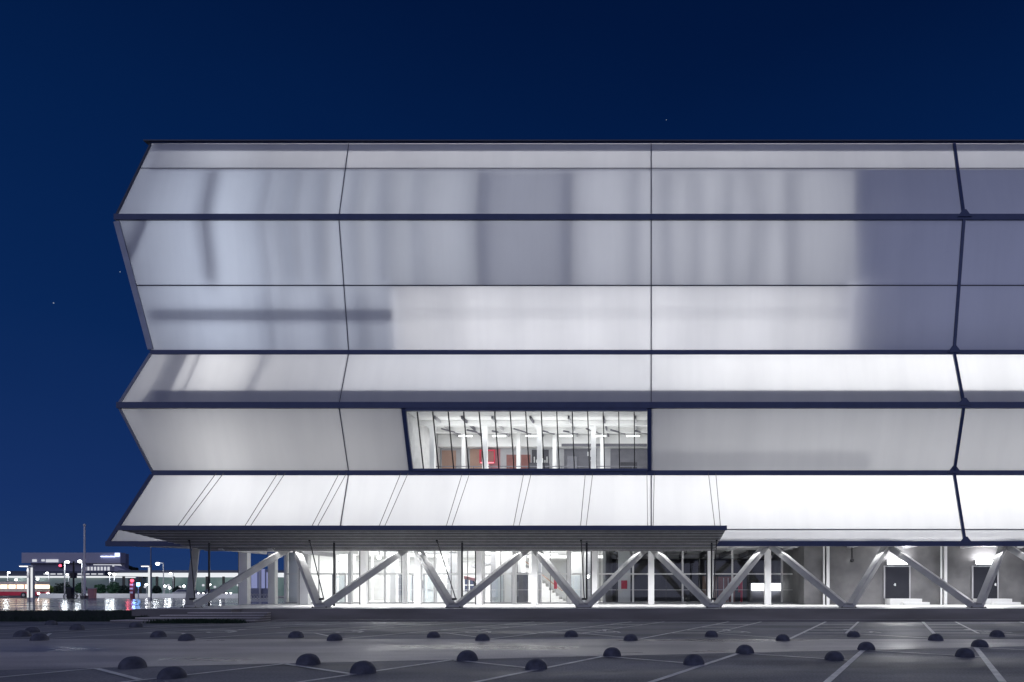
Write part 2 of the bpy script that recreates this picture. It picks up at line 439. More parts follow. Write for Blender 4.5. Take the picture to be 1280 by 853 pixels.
# end wall: runs back to the right at the left corner
BX, BY = -18.0, 55.0
SL = (46-YT)/(-26.0+32.74)
def endp(i, yb=56.0):
    y, z = PROF[i]; return Vector((XL[i]+.02, y+.05, z)), Vector((XL[i]+(yb-y)/SL, yb, z))
for i in range(5):
    a0, b0 = endp(i); a1, b1 = endp(i+1)
    MB().poly([a0,b0,b1,a1]).build('end_wall', WALLW, B)
MB().box(-13, XR, 56, 90, 4.45, 29.6).build('rear_block', WALLW, B)
MB().poly([(XL[0],Y0,29.62),(XR,Y0,29.62),(XR,90,29.62),(-13,90,29.62),(-15.6,56.5,29.62)]).build('roof', GREYW, B)
MB().poly([(XR,38.5,4.4),(XR,56,4.4),(XR,56,29.6),(XR,38.5,29.6)]).build('end_wall', WALLW, B)
# interior back wall and floors that divide the glowing cavity
YB = 46.2
MB().box(-25.3, XR-.05, YB, YB+.2, 8.8, 29.5).build('inner_wall', INNER, B)
def slab(z, ya, x0, x1, th=.12, name='floor_slab', m=INNER):
    xb = max(x0, x0+(YB-ya)/SL+.25) if x0 < -28 else x0
    a, b, c, d = (x0,ya), (x1,ya), (x1,YB-.01), (xb,YB-.01)
    return MB().hexa([(p[0],p[1],z-th/2) for p in (a,b,c,d)], [(p[0],p[1],z+th/2) for p in (a,b,c,d)]).build(name, m, B)
def yat(i, z):
    a, b = PROF[i], PROF[i+1]; t = (z-a[1])/(b[1]-a[1]); return a[0]+(b[0]-a[0])*t
ZA, ZB, ZD, ZE = 27.6, 20.39, 13.9, 5.34
slab(ZA, yat(0,ZA)+.10, -30.9, XR-.1)
slab(ZB, yat(1,ZB)+.10, -16.2, 12.0, .14)
slab(16.5, Y0+.12, -30.6, XR-.1, .22)
slab(12.83, Y1+.16, -31.2, XR-.1, .24)
slab(8.975, Y0+.12, -30.6, XR-.1, .24)
MB().box(-30.9, XR-.1, yat(0,29.0)+.2, yat(0,29.0)+.26, 28.98, 29.5).build('roof_screen', SCR6, B)
# parapets and beams close behind the membrane
MB().box(-30.8, -16.0, yat(1,18.75)+.14, yat(1,18.75)+.4, 18.4, 19.1).build('inner_beam', SCR3, B)
MB().box(-30.5, XR-.1, yat(2,13.4)+.30, yat(2,13.4)+.36, 12.97, 13.86).build('inner_parapet', SCR6, B)
MB().box(.3, 13.5, yat(3,9.9)+.42, yat(3,9.9)+.48, 9.3, 10.3).build('inner_parapet', SCR8, B)
# dividing walls
def divider(x, z0, z1, ys, name='dividing_wall', m=INNER):
    return MB().hexa([(x-.08,ys[0],z0),(x+.08,ys[0],z0),(x+.08,YB-.02,z0),(x-.08,YB-.02,z0)], [(x-.08,ys[1],z1),(x+.08,ys[1],z1),(x+.08,YB-.02,z1),(x-.08,YB-.02,z1)]).build(name, m, B)
divider(12.3, 16.65, 24.2, (yat(1,16.65)+1.3, Y1+1.5))
divider(12.3, 24.2, ZA-.1, (Y1+1.5, yat(0,ZA-.1)+1.3))
divider(-15.9, 16.65, ZB-.1, (yat(1,16.65)+.5, yat(1,ZB-.1)+.5))
divider(WX0-.12, 9.12, 12.68, (yat(3,9.12)+.1, yat(3,12.68)+.1))
divider(WX1+.14, 9.12, 12.68, (yat(3,9.12)+.1, yat(3,12.68)+.1))
# inner struts whose shadows fall on the membrane
def strut(i, x0, x1, t0, t1, off, w, name='inner_strut', m=INNER):
    n = nrm(i); a = pt(i,t0,x0)-n*off; b = pt(i,t1,x1)-n*off
    return MB().beam(a, b, w, .3).build(name, m, B)
for px, ln, w in ((265,0,.7),(335,.2,.4),(372,0,.35),(408,-.5,.4),(446,0,.4),(484,-.5,.45),(524,0,.35),(600,0,.6),(714,-.1,.55),(792,0,.4),(830,.3,.45),(870,-.2,.4),(908,.4,.45),(946,-.3,.4),(985,.35,.45),(1066,.5,.5)):
    x = (px-CX)/20.35; w *= 1.15 if px < 300 else (1.3 if px < 420 else 1.15)
    strut(0, x+ln*.5, x, .40, .98, .62 if px in (600,714,1066) else .86, w*.82)
    strut(1, x, x+ln*.6, .02, .485, .62 if px in (600,714) else .86, w*.82)
for px, w in ((335,.4),(408,.4),(446,.35)):
    x = (px-CX)/20.35; strut(1, x, x, .52, .97, .8, w)
for px in (560, 640, 700, 770, 860, 900, 980):
    x = (px-CX)/20.35; strut(1, x, x+.05, .52, .97, 1.5, .35)
for a, b, w in ((228,199,.95),(252,226,.1),(330,300,.25)):
    strut(2, (a-CX)/20.0, (b-CX)/20.6, -.0+.02, .97, .35, w, m=SCR3)
strut(1, (185-CX)/20.6, (160-CX)/20.6, .02, .3, .3, .35)
def screen(i, x0, x1, t0, t1, off, m):
    n = nrm(i); return MB().poly([pt(i,t0,x0)-n*off, pt(i,t0,x1)-n*off, pt(i,t1,x1)-n*off, pt(i,t1,x0)-n*off]).build('inner_screen', m, B, flat=True)  # added see-through sheets that dim patches of the cavity glow
screen(0, -10.6, -4.9, .41, .97, .6, SCR7); screen(1, -10.6, -4.9, .03, .485, .6, SCR7)
screen(0, 12.6, 37, .41, .97, .9, SCR8); 
screen(1, -15.4, 12.0, .665, .755, .35, SCR9)
screen(1, 13.2, 37, .80, .97, .7, SCR8)
# lights inside the cavity : (z0,z1,x0,x1,level,color)
def cav(z0, z1, x0, x1, lev, col=(1,1,1), y=45.9):
    A = (x1-x0)*(z1-z0)
    area('cavity_light', ((x0+x1)/2, y, (z0+z1)/2), x1-x0, z1-z0, lev*math.pi*A, FRONT, col)
BL = (.62,.72,1.0); CW = (.95,.96,1.0); VB = (.5,.57,1.0)
LV = dict(top=4.9, topr=4.3, c2l=1.6, c2a=1.5, c2b=.9, c2c=1.75, c2r=.36, c3l=1.35, c3m=4.1, c3r=.40, c4l=1.7, c4m=3.8, c4r=5.5, c5l=2.2, c5r=2.35, c6l=5.1, c6r=6.1)
XE = -25.2
def edge(z0, z1, lev, col):
    cav(z0, z1, -28.2, -25.9, lev, col, 43.0)
cav(ZA+.15, 29.4, XE, 12, LV['top'], (.96,.96,1.0)); cav(ZA+.15, 29.4, 12.5, 37, LV['topr'], (.95,.95,1.0))
edge(ZA+.15, 29.2, LV['top'], (.85,.9,1))
edge(16.9, 27.3, 2.6, (.74,.83,1.0))
cav(20.6, 27.3, XE, -20.5, LV['c2l'], (.76,.85,1.0)); cav(20.6, 27.3, -20.4, -10.8, LV['c2a'], (.90,.94,1.0))
cav(20.6, 27.3, -10.2, -5, LV['c2b'], (.8,.84,1.0)); cav(20.6, 27.3, -4.6, 12, LV['c2c'], (.92,.94,1.0))
cav(16.8, 27.3, 12.6, 37, LV['c2r'], VB)
cav(16.8, 20.2, XE, -16.2, LV['c3l'], (.78,.84,1.0)); cav(16.8, 20.2, -15.6, 12, LV['c3m'], (.97,.97,1.0))
area('cavity_light', (25, 42.5, 16.75), 24, 2.0, LV['c3r']*150, UP, (.9,.9,1))
edge(13.2, 16.2, 6.0, (1,.99,.98))
cav(13.2, 16.2, XE, -20, LV['c4l'], (.97,.97,1.0)); cav(13.2, 16.2, -19.5, 1, LV['c4m'], CW); cav(13.2, 16.2, 1.5, 37, LV['c4r'], (1,1,1))
edge(9.3, 12.5, 3.6, (1,.99,.97))
cav(9.3, 12.5, XE, WX0-.4, LV['c5l'], (1,.99,.97)); cav(9.3, 12.5, WX1+.4, 37, LV['c5r'], (.99,.99,.99))
edge(5.6, 8.7, 5.5, (1,1,1))
cav(5.6, 8.7, XE, 2, LV['c6l'], (1,1,1)); cav(5.6, 8.7, 2.2, 37, LV['c6r'], (1,1,1))
MB().box(-25.3, XR-.1, YB, YB+.2, 4.7, 8.79).build('inner_wall', INNER, B)
MB().box(-31.2, XR-.1, yat(4,5.3)+.3, yat(4,5.3)+.36, 4.75, 5.3).build('inner_parapet', SCR8, B)

# window room in band four
win = MB().beam(pt(3,.045,WX0+.02)+nrm(3)*.04, pt(3,.965,WX0+.02)+nrm(3)*.04, .24, .16).build('window', NAVY, B)
MB().beam(pt(3,.045,WX1-.02)+nrm(3)*.04, pt(3,.965,WX1-.02)+nrm(3)*.04, .24, .16).build('frame', NAVY, win)
MB().beam(pt(3,.062,WX0+.15)+nrm(3)*.04, pt(3,.062,WX1-.15)+nrm(3)*.04, .16, .22, side=(0,0,1)).build('frame', NAVY, win)
MB().beam(pt(3,.955,WX0+.15)+nrm(3)*.04, pt(3,.955,WX1-.15)+nrm(3)*.04, .16, .22, side=(0,0,1)).build('frame', NAVY, win)
MB().poly([pt(3,.07,WX0+.1), pt(3,.07,WX1-.1), pt(3,.945,WX1-.1), pt(3,.945,WX0+.1)]).build('pane', GLASS, win, flat=True)
for k in range(15):
    x = -14.19+.94*k
    if x < WX1-.2: MB().beam(pt(3,.09,x)+nrm(3)*.03, pt(3,.93,x)+nrm(3)*.03, .055, .1).build('mullion', STEEL, win)
RB = 45.6        # room back
MB().box(WX0, WX1, RB, RB+.1, 9.1, 12.7).build('room_wall', GREYW, B)
MB().box(WX0, WX1, yat(3,12.6)+.2, RB-.01, 12.62, 12.69).build('room_ceiling', WALLW, B)
MB().box(WX0, WX1, RB-.6, RB-.02, 11.75, 12.6).build('ceiling_bulkhead', WALLW, B)
for k, y in enumerate((41.3, 43.2)):
    MB().box(WX0, WX1, y, y+.25, 12.3, 12.61).build('ceiling_beam', WALLW, B)
for k, x in enumerate((-13.6,-11.9,-10.0,-7.6,-5.2,-3.0,-1.0)):
    MB().box(x-.05, x+.05, 40.2, RB-.65, 12.42, 12.6).build('ceiling_duct', (GREYP if k % 2 else GREYW), B)
for x, y in ((-14.2,41.6),(-10.8,41.6),(-7.25,41.6),(-3.75,41.6)):
    c = MB().box(x-.15, x+.15, y-.15, y+.15, 9.1, 12.05); c.build('room_column', WHITE, B)
    MB().hexa([(x-.15,y-.15,12.05),(x+.15,y-.15,12.05),(x+.15,y+.15,12.05),(x-.15,y+.15,12.05)], [(x-.75,y-.2,12.61),(x+.25,y-.2,12.61),(x+.25,y+.2,12.61),(x-.75,y+.2,12.61)]).build('column_head', WHITE, B)
for x in (-13.0,-9.2,-6.7,-3.4):
    MB().box(x-.13, x+.13, 44.3, 44.56, 9.1, 12.6).build('room_column', WHITE, B)
def room_panel(name, x0, x1, z0, z1, m, y=RB): return MB().box(x0, x1, y-.04, y-.002, z0, z1).build(name, m, B)
room_panel('wall_panel', -17.5+2.6, -13.9, 9.9, 11.6, ORANGE)
room_panel('wall_panel', -12.9, -12.0, 9.95, 11.7, ORANGE)
room_panel('wall_panel', -11.95, -10.75, 9.95, 11.7, PINK)
room_panel('wall_panel', -10.3, -8.6, 9.95, 11.3, MAROON)
room_panel('wall_panel', -8.5, -7.3, 9.3, 11.65, DARKIN)
room_panel('wall_panel', -6.2, -3.9, 9.3, 11.7, GREYP)
room_panel('wall_panel', -2.9, -.3, 9.3, 11.72, GREYP)
room_panel('wall_opening', -2.2, -1.0, 9.3, 10.75, DARKIN, RB-.045)
for k in range(9):
    x = -13.9+1.6*k; MB().tube((x,42.4+.3*(k%3),12.35),(x+.9,43.6,12.3),.06,6).build('ceiling_pipe', GREYP, B)
for k in range(6):
    x = -13.2+2.3*k; MB().box(x,x+.9,43.9,44.0,12.2,12.28).build('ceiling_lamp', STRIP, B)
MB().box(WX0+.2, WX1-.2, 43.5, 43.56, 10.05, 10.1).build('handrail', GREYP, B)
for k in range(12): MB().box(WX0+.5+1.2*k, WX0+.54+1.2*k, 43.5, 43.56, 9.1, 10.05).build('rail_post', GREYP, B)
MB().box(-8.6,-7.2,44.9,45.3,9.1,10.6).build('room_cabinet', DARKIN, B)
MB().box(-5.9,-5.2,44.7,45.0,9.1,11.0).build('room_cabinet', GREYP, B)
MB().box(-14.85,-13.9,RB-.03,RB-.001,9.3,9.88).build('wall_panel', GREYP, B)
MB().box(-12.9,-10.75,RB-.03,RB-.001,9.3,9.93).build('wall_panel', MAROON, B)
MB().box(-6.3,-.3,RB-.62,RB-.605,11.75,11.95).build('bulkhead_band', GREYP, B)
fs = thing('framed_sign', 'red framed square sign with glowing line, behind the hall window', 'sign', (-11.55,45.2,9.3))
MB().box(-12.05,-11.05,45.15,45.2,10.65,11.5).build('backing', MAROON, fs)
for a in ((-12.1,-12.02,10.6,11.55),(-11.08,-11.0,10.6,11.55),(-12.02,-11.08,11.47,11.55)):
    MB().box(a[0],a[1],45.08,45.15,a[2],a[3]).build('frame', RED, fs)
MB().box(-12.02,-11.08,45.08,45.14,10.6,10.68).build('lit_strip', NEONR, fs)
MB().box(-11.62,-11.48,45.2,45.3,9.12,10.62).build('post', WHITE, fs)
# white line graphics on the dark room walls
mb = MB(); 
for p in ((-5.0,10.9,-4.3,10.9),(-4.3,10.9,-4.0,10.3),(-4.5,11.2,-4.5,11.5),(-4.3,11.15,-4.3,11.6),(-4.1,11.2,-4.1,11.6),(-5.9,9.9,-5.4,9.9)):
    mb.beam((p[0],RB-.06,p[1]), (p[2],RB-.06,p[3]), .07, .03)
mb.build('wall_graphic', WHITE, B)
mb = MB()
for i in range(7): mb.box(-8.35+i*.15, -8.28+i*.15, RB-.07, RB-.045, 10.1+.2*random.random(), 10.9+.5*random.random())
mb.box(-8.4,-7.35,RB-.25,RB-.05,9.85,9.93); mb.build('wall_graphic', WHITE, B)
area('room_light', (-7.5, 43.0, 12.25), 13.5, 2.0, 150, DOWN, (1,.99,.97))
area('room_light', (-7.5, 42.0, 9.25), 13.5, 2.5, 250, UP, (1,.99,.97))

area('room_light', (-7.5, 40.2, 11.9), 13.5, .4, 130, (math.radians(75),0,0), (1,.99,.97))  # light added by the window to whiten the column fronts
# soffit beneath the folded bands
MB().poly([(-32.5,YT+.1,4.34),(-22,YT+.1,4.34),(-22,48,4.34),(-24.2,48,4.34)]).build('soffit', WALLW, B)
MB().poly([(-21.99,YT+.25,4.80),(XR,YT+.25,4.80),(XR,48,4.80),(-21.99,48,4.80)]).build('soffit', WALLW, B)
MB().box(-22.0, -21.95, YT+.25, 48, 4.34, 4.80).build('soffit_edge', WALLW, B)
for x in (-28, -25):
    yb = min(47.9, YT+.1+(x+32.3)*1.1)
    MB().box(x+1.7, x+1.95, YT+.3, yb, 4.08, 4.335).build('soffit_beam', GREYW, B)
for k in range(13):
    x = -18+3.95*k; MB().box(x-.12, x+.12, YT+.5, 47.9, 4.55, 4.795).build('soffit_beam', GREYW, B)
# glazed lobby
GY = 48.0
gx0, gx1 = -27.4, 10.6
gw = MB().box(gx0, gx1, GY-.05, GY+.05, 2.82, 2.92).build('glass_wall', WHITE, B)
MB().box(gx0, gx1, GY-.02, GY+.02, 1.66, 1.69).build('transom', WHITE, gw)
MB().box(gx0, gx1, GY-.06, GY+.06, PLAT+.01, PLAT+.1).build('sill', GREYW, gw)
MB().box(gx0, gx1, GY-.06, GY+.06, 4.66, 4.79).build('head', GREYW, gw)
k = 0; x = gx0
while x <= gx1+.01:
    big = k % 3 == 0
    MB().box(x-(.07 if big else .02), x+(.07 if big else .02), GY-.045, GY+.045, PLAT+.1, 4.66).build('mullion', WHITE if big else ROD, gw)
    x += 1.24; k += 1
MB().poly([(gx0,GY,PLAT+.1),(gx1,GY,PLAT+.1),(gx1,GY,4.66),(gx0,GY,4.66)]).build('pane', GLASS, gw)
# lobby shell
LB = 62.0; DX = -3.6
MB().box(-27.6, DX, LB, LB+.2, PLAT, 4.79).build('lobby_wall', WALLW, B)
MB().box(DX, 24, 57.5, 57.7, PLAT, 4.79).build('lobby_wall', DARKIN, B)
MB().box(DX-.1, DX+.1, 49.0, LB-.01, PLAT, 4.79).build('lobby_wall', GREYW, B)
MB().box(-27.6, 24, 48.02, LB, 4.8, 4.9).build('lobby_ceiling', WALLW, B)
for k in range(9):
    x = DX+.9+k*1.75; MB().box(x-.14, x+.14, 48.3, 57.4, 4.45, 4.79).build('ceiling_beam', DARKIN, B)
MB().box(DX+.15, 10.5, 48.1, 57.4, PLAT+.004, PLAT+.012).build('lobby_floor', GREYP, B)
MB().box(-27.6, -27.4, GY+.1, LB, PLAT, 4.79).build('lobby_wall', WALLW, B)
# openings in the back wall showing night windows
NIGHT = mat('night_glass', (.05,.06,.11), .15)
for x, w, z0, z1 in ((-24.6,.8,1.2,3.2),(-20.2,1.1,1.2,3.4),(-17.6,.9,1.3,3.0),(-14.3,1.5,1.2,2.6),(-22.4,.7,1.0,2.6)):
    f = MB().box(x-w/2,x+w/2,LB-.06,LB-.02,z0,z1).build('window', NIGHT, B)
    MB().box(x-.04,x+.04,LB-.1,LB-.062,z0,z1).build('frame', WHITE, f)
    MB().box(x-w/2,x+w/2,LB-.1,LB-.062,(z0+z1)/2-.04,(z0+z1)/2+.04).build('frame', WHITE, f)
for x, y, w, m in ((-25,52,.5,WHITE),(-22.5,56,.6,GREYW),(-20.5,51,.45,WHITE),(-18.6,57,.7,WHITE),(-16.4,53,.5,GREYW),(-14.8,58,.6,WHITE),(-12.6,52,.7,GREYW),(-10.2,55,.5,WHITE),(-8.9,50.5,.45,GREYW),(-6.5,54,.5,WHITE),(-4.9,51,.6,GREYW)):
    MB().box(x-w/2, x+w/2, y-w/2, y+w/2, PLAT+.01, 4.79).build('lobby_column', m, B)
for x, w in ((-11.3,1.6),(-5.6,1.2)):   # lift / door block
    MB().box(x-w/2-.2, x+w/2+.2, 50.6 if x < -10 else 51.5, 52.4 if x < -10 else 53, PLAT+.01, 4.78).build('lobby_wall', WALLW, B)
dr = MB().box(-10.75,-9.5,49.3,49.4,PLAT+.02,3.0).build('lobby_door', GREYP, B)
MB().box(-10.3,-10.25,49.2,49.26,1.2,2.3).build('handle', WHITE, dr)
# stair rising inside the lobby
mb = MB()
for k in range(12): mb.box(-8.2-.3*k, -7.9-.3*k, 57, 58.8, PLAT+.01, PLAT+.2+.28*k)
mb.build('stair', CONC2, B)
MB().beam((-7.9,56.9,1.6),(-11.3,56.9,4.3),.06,.5).build('stair_rail', ORANGE, B)
MB().box(-22.5,-19.2,60.2,61.0,3.0,3.12).build('lobby_shelf', GREYW, B)
# inner glazed screen with white frames
scn = MB().box(-26.3,-14.2,53.45,53.55,2.7,2.8).build('inner_screen', WHITE, B)
for q in range(9): MB().box(-26.3+1.5*q-.05,-26.3+1.5*q+.05,53.4,53.6,PLAT+.01,4.78).build('mullion', WHITE, scn)
MB().box(-26.2,-14.3,53.46,53.54,4.0,4.06).build('transom', GREYW, scn)
MB().hexa([(-15.5,55,3.6),(-10.8,55,4.6),(-10.8,57,4.6),(-15.5,57,3.6)],[(-15.5,55,3.8),(-10.8,55,4.78),(-10.8,57,4.78),(-15.5,57,3.8)]).build('sloped_bulkhead', GREYW, B)
for q,(x,y) in enumerate(((-24.5,50.2),(-19.3,50.4),(-17.8,51.5),(-12.1,50.3),(-6.0,50.0))):
    dd = MB().box(x-.5,x+.5,y,y+.06,PLAT+.01,2.8).build('glass_door', GLASS, B)
    for a in (-.5,.5): MB().box(x+a-.05,x+a+.05,y-.02,y+.08,PLAT+.01,2.86).build('frame', GREYW, dd)
    MB().box(x-.55,x+.55,y-.02,y+.08,2.865,2.95).build('frame', GREYW, dd)
# lobby items
dk = thing('reception_desk', 'long white reception desk inside the bright glazed lobby', 'desk', (-17.5,55,PLAT))
mb = MB(); n = 10
for k in range(n):
    a0 = -1+2*k/n; a1 = -1+2*(k+1)/n
    f = lambda a, r: (-17.6+2.6*a, 54.0+r+.8*a*a)
    q = [f(a0,0), f(a1,0), f(a1,.1), f(a0,.1)]
    mb.hexa([(x,y,PLAT+.01) for x,y in q], [(x,y,1.72-.25*(k/n)) for x,y in q])
mb.build('front_panel', WHITE, dk)
mb = MB()
for k in range(n):
    a0 = -1+2*k/n; a1 = -1+2*(k+1)/n
    q = [f(a0,-.1), f(a1,-.1), f(a1,.6), f(a0,.6)]
    z = 1.73-.25*(k/n); mb.hexa([(x,y,z) for x,y in q], [(x,y,z+.06) for x,y in q])
mb.build('counter_top', GREYW, dk)
st = thing('banner_stand', 'dark freestanding stand with dusky red sloped top behind the glass', 'stand', (-13.3,49.5,PLAT))
MB().beam((-13.4,49.5,PLAT+.01),(-13.75,49.5,2.5),.1,.1).build('leg', STEEL, st)
MB().box(-13.16,-12.98,49.4,49.6,PLAT+.01,2.3).build('leg', STEEL, st)
MB().hexa([(-14.4,49.2,2.52),(-12.8,49.2,2.2),(-12.8,49.9,2.2),(-14.4,49.9,2.52)],[(-14.4,49.2,2.75),(-12.8,49.2,2.36),(-12.8,49.9,2.36),(-14.4,49.9,2.75)]).build('top_board', PINK, st)
sg = thing('hanging_sign', 'narrow red vertical sign beside a white column in the lobby', 'sign', (-7.35,49.2,1.6))
MB().box(-7.47,-7.24,49.15,49.25,1.75,2.68).build('board', RED, sg)
MB().box(-7.47,-7.24,49.15,49.25,2.69,3.2).build('top_board', WHITE, sg)
sg = thing('extinguisher_cabinet', 'red fire cabinet on the white pier at the lobby divide', 'cabinet', (-2.2,48.6,1.6))
MB().box(-2.3,-1.85,49.0,49.2,1.75,2.4).build('cabinet_box', RED, sg)
MB().box(-2.2,-1.95,48.97,48.995,1.5,1.7).build('label_plate', WHITE, sg)
MB().box(-2.55,-1.6,49.21,49.4,PLAT+.01,4.78).build('lobby_wall', WALLW, B)
sg = thing('fire_hose', 'red fire hose column inside the dark lobby', 'fire hose', (6.9,50,PLAT))
MB().tube((7.05,50,PLAT+.02),(7.05,50,2.4),.09).build('pipe', RED, sg)
MB().box(6.8,7.0,49.9,50.1,1.5,2.0).build('hose_box', RED, sg)
lb = thing('light_box', 'long glowing white counter front in the dark lobby', 'light box', (9.3,52,PLAT))
MB().box(8.2,11.3,52,52.3,1.62,2.2).build('lit_panel', STRIP, lb)
MB().box(8.1,11.4,52.31,52.8,PLAT+.02,2.25).build('counter_body', GREYP, lb)
MB().box(4.6,5.9,57.4,57.48,PLAT+.02,2.9).build('lobby_panel', ORANGE, B)
d2r = MB().box(5.2,6.5,49.6,49.66,PLAT+.02,2.7).build('lobby_door', MAROON, B)
for x in (5.6,5.95): MB().tube((x,49.5,PLAT+.1),(x,49.5,2.6),.035).build('handle', WHITE, d2r)
# lobby lights
area('lobby_light', (-15, 54.5, 4.7), 22, 11, 3200, DOWN, (1,.985,.96))
area('lobby_light', (3.5, 53, 4.1), 10, 6, 42, DOWN, (.95,.97,1))
mb = MB()
for (x, y) in ((-24,50.5),(-20.8,52),(-13,50),(-9,51)):
    MB().beam((x,y,4.6),(x+1.3,y+1.5,4.6),.12,.06).build('ceiling_lamp', STRIP, B)

# columns
for x in (-16,-8,0,8):
    MB().box(x-.21, x+.21, 43.8, 44.2, PLAT+.005, 4.79).build('column', WHITE, B, bevel=.015)
for x in (-28.2,-24,-20,-12,-4,4):
    MB().box(x-.3 if x < -20 else x-.1, x+.3, 44.2, 44.6, PLAT+.005, 4.79).build('column', WHITE, B, bevel=.015)
    MB().box(x-.19, x-.105, 44.25, 44.35, PLAT+.005, 4.79).build('downpipe', STEEL, B) if x >= -20 else MB().box(x-.36, x-.305, 44.25, 44.4, PLAT+.005, 4.79).build('downpipe', STEEL, B)
MB().box(-27.5,-27.0,45.9,46.3, PLAT+.005, 4.33).build('column', WHITE, B, bevel=.015)
for x, y in ((-25.9,47.2),(-22.0,46.8),(-18.0,46.8),(-14.0,46.8),(-10.0,46.8),(-6.0,46.8)):
    MB().box(x-.14, x+.14, y-.14, y+.14, PLAT+.005, 4.33 if x < -22 else 4.79).build('column', WHITE, B, bevel=.015)
MB().box(-27.3,-26.0,48.2,48.4,PLAT+.02,4.78).build('lobby_wall', WALLW, B)
# concrete wall on the right
CYW = 44.3
MB().box(10.6, 60, CYW, CYW+.3, PLAT+.002, 4.79).build('concrete_wall', CONC, B)
MB().box(10.6, 10.9, CYW+.31, 57, PLAT+.002, 4.79).build('concrete_wall', CONC, B)
for x in (11.95, 20.0, 28):
    MB().box(x+.06, x+.26, CYW-.5, CYW-.3, PLAT+.005, 4.79).build('column', WHITE, B)
    MB().tube((x-.1,CYW-.4,PLAT+.005),(x-.1,CYW-.4,4.79),.07).build('downpipe', WHITE, B)
    MB().tube((x+.02,CYW-.33,PLAT+.005),(x+.02,CYW-.33,4.79),.035).build('downpipe', STEEL, B)
def hall_door(x, wd=1.66, hinge=1):
    z0, z1 = 1.08, 3.27
    d = MB().box(x-wd/2, x+wd/2, CYW-.06, CYW-.005, z0, z1).build('door', DOORM, B)
    for a in (-1, 1): MB().box(x+a*(wd/2+.045)-.04, x+a*(wd/2+.045)+.04, CYW-.09, CYW-.004, z0, z1+.08).build('frame', GREYW, d)
    MB().box(x-wd/2, x+wd/2, CYW-.09, CYW-.004, z1+.005, z1+.08).build('frame', GREYW, d)
    hx = x+(-.15 if hinge > 0 else .7)
    MB().box(hx-.04, hx+.04, CYW-.12, CYW-.065, 1.95, 2.13).build('handle', WHITE, d)
    MB().box(hx-.12, hx, CYW-.15, CYW-.125, 2.0, 2.04).build('handle', WHITE, d)
    st = MB().box(x-wd/2, x+wd/2+.5, CYW-1.0, CYW-.005, PLAT+.005, z0-.01).build('door_step', CONC2, B)
    MB().box(x-.1, x+wd/2+.8, CYW-1.5, CYW-1.005, PLAT+.005, PLAT+.2).build('tread', CONC2, st)
    l = MB().box(x-.75, x+.75, CYW-.26, CYW-.02, 3.42, 3.72).build('wall_lamp', GREYW, B)
    MB().box(x-.72, x+.72, CYW-.262-.05, CYW-.262, 3.44, 3.70).build('lens', LAMP, l)
    area('door_lamp_light', (x, CYW-.5, 3.55), 1.4, .25, 130, (-math.radians(60),0,0), (1,1,1))
    area('door_wall_wash', (x, CYW-.42, 3.8), 1.6, .3, 45, (math.radians(140),0,0), (1,1,1))
hall_door(wx(1121,CYW), hinge=1); hall_door(wx(1231,CYW), hinge=-1)
MB().tube((wx(1065,43.4),43.4,4.79),(wx(1065,43.4),43.4,3.75),.05).build('spotlight_stem', STEEL, B)
MB().ball((wx(1065,43.4),43.4,3.68),.14).build('spotlight', STEEL, B, smooth=True)
MB().box(wx(1018,CYW)-.2, wx(1018,CYW)+.2, CYW-.2, CYW-.002, 2.2, 2.35).build('meter_box', GREYP, B)

# W braces along the front
FEET = [-26.2,-18.8,-11.22,-3.84,3.56,11.2,18.55,26.0]
FY, TY, TZ = 36.5, 40.55, 4.68
for k, xf in enumerate(FEET):
    br = MB().box(xf-.32, xf+.32, FY-.2, FY+.2, PLAT+.031, PLAT+.18).build('brace_foot', ARMP, B)
    MB().box(xf-.45, xf+.45, FY-.3, FY+.3, PLAT+.0005, PLAT+.03).build('base_plate', STEEL, br)
    mb = MB()
    for a in (-.38,.38):
        for c in (-.24,.24): mb.tube((xf+a,FY+c,PLAT+.03),(xf+a,FY+c,PLAT+.08),.03,6)
    mb.build('anchor_bolts', STEEL, br)
    for sgn in (-1, 1):
        top = Vector((xf+sgn*3.85, TY, TZ)); foot = Vector((xf+sgn*.16, FY, PLAT+.10))
        if k == 0 and sgn < 0: top = Vector((xf-2.6, TY, TZ))
        MB().beam(foot, top, .37, .38, side=(0,0,1)).build('arm', ARMP, br, bevel=.02)
    if k < 5: MB().box(xf-.13, xf+.13, FY-.03, FY+.03, PLAT+.44, PLAT+.56).build('gusset', STEEL, br)
    if xf < 5:
        MB().tube((xf+.02,37.9,PLAT+.05),(xf+.02,37.9,4.55),.055).build('tie_post', STEEL, br)
        tx = {0:-1.0,1:-1.35,2:-1.45,3:-.3,4:.3}[k]
        MB().tube((xf,36.75,PLAT+.5),(xf+tx,37.7,4.72),.03).build('tie_rod', STEEL, br)
        MB().tube((xf+tx*.94,37.6,4.5),(xf+tx,37.7,4.75),.06).build('tie_rod', STEEL, br)
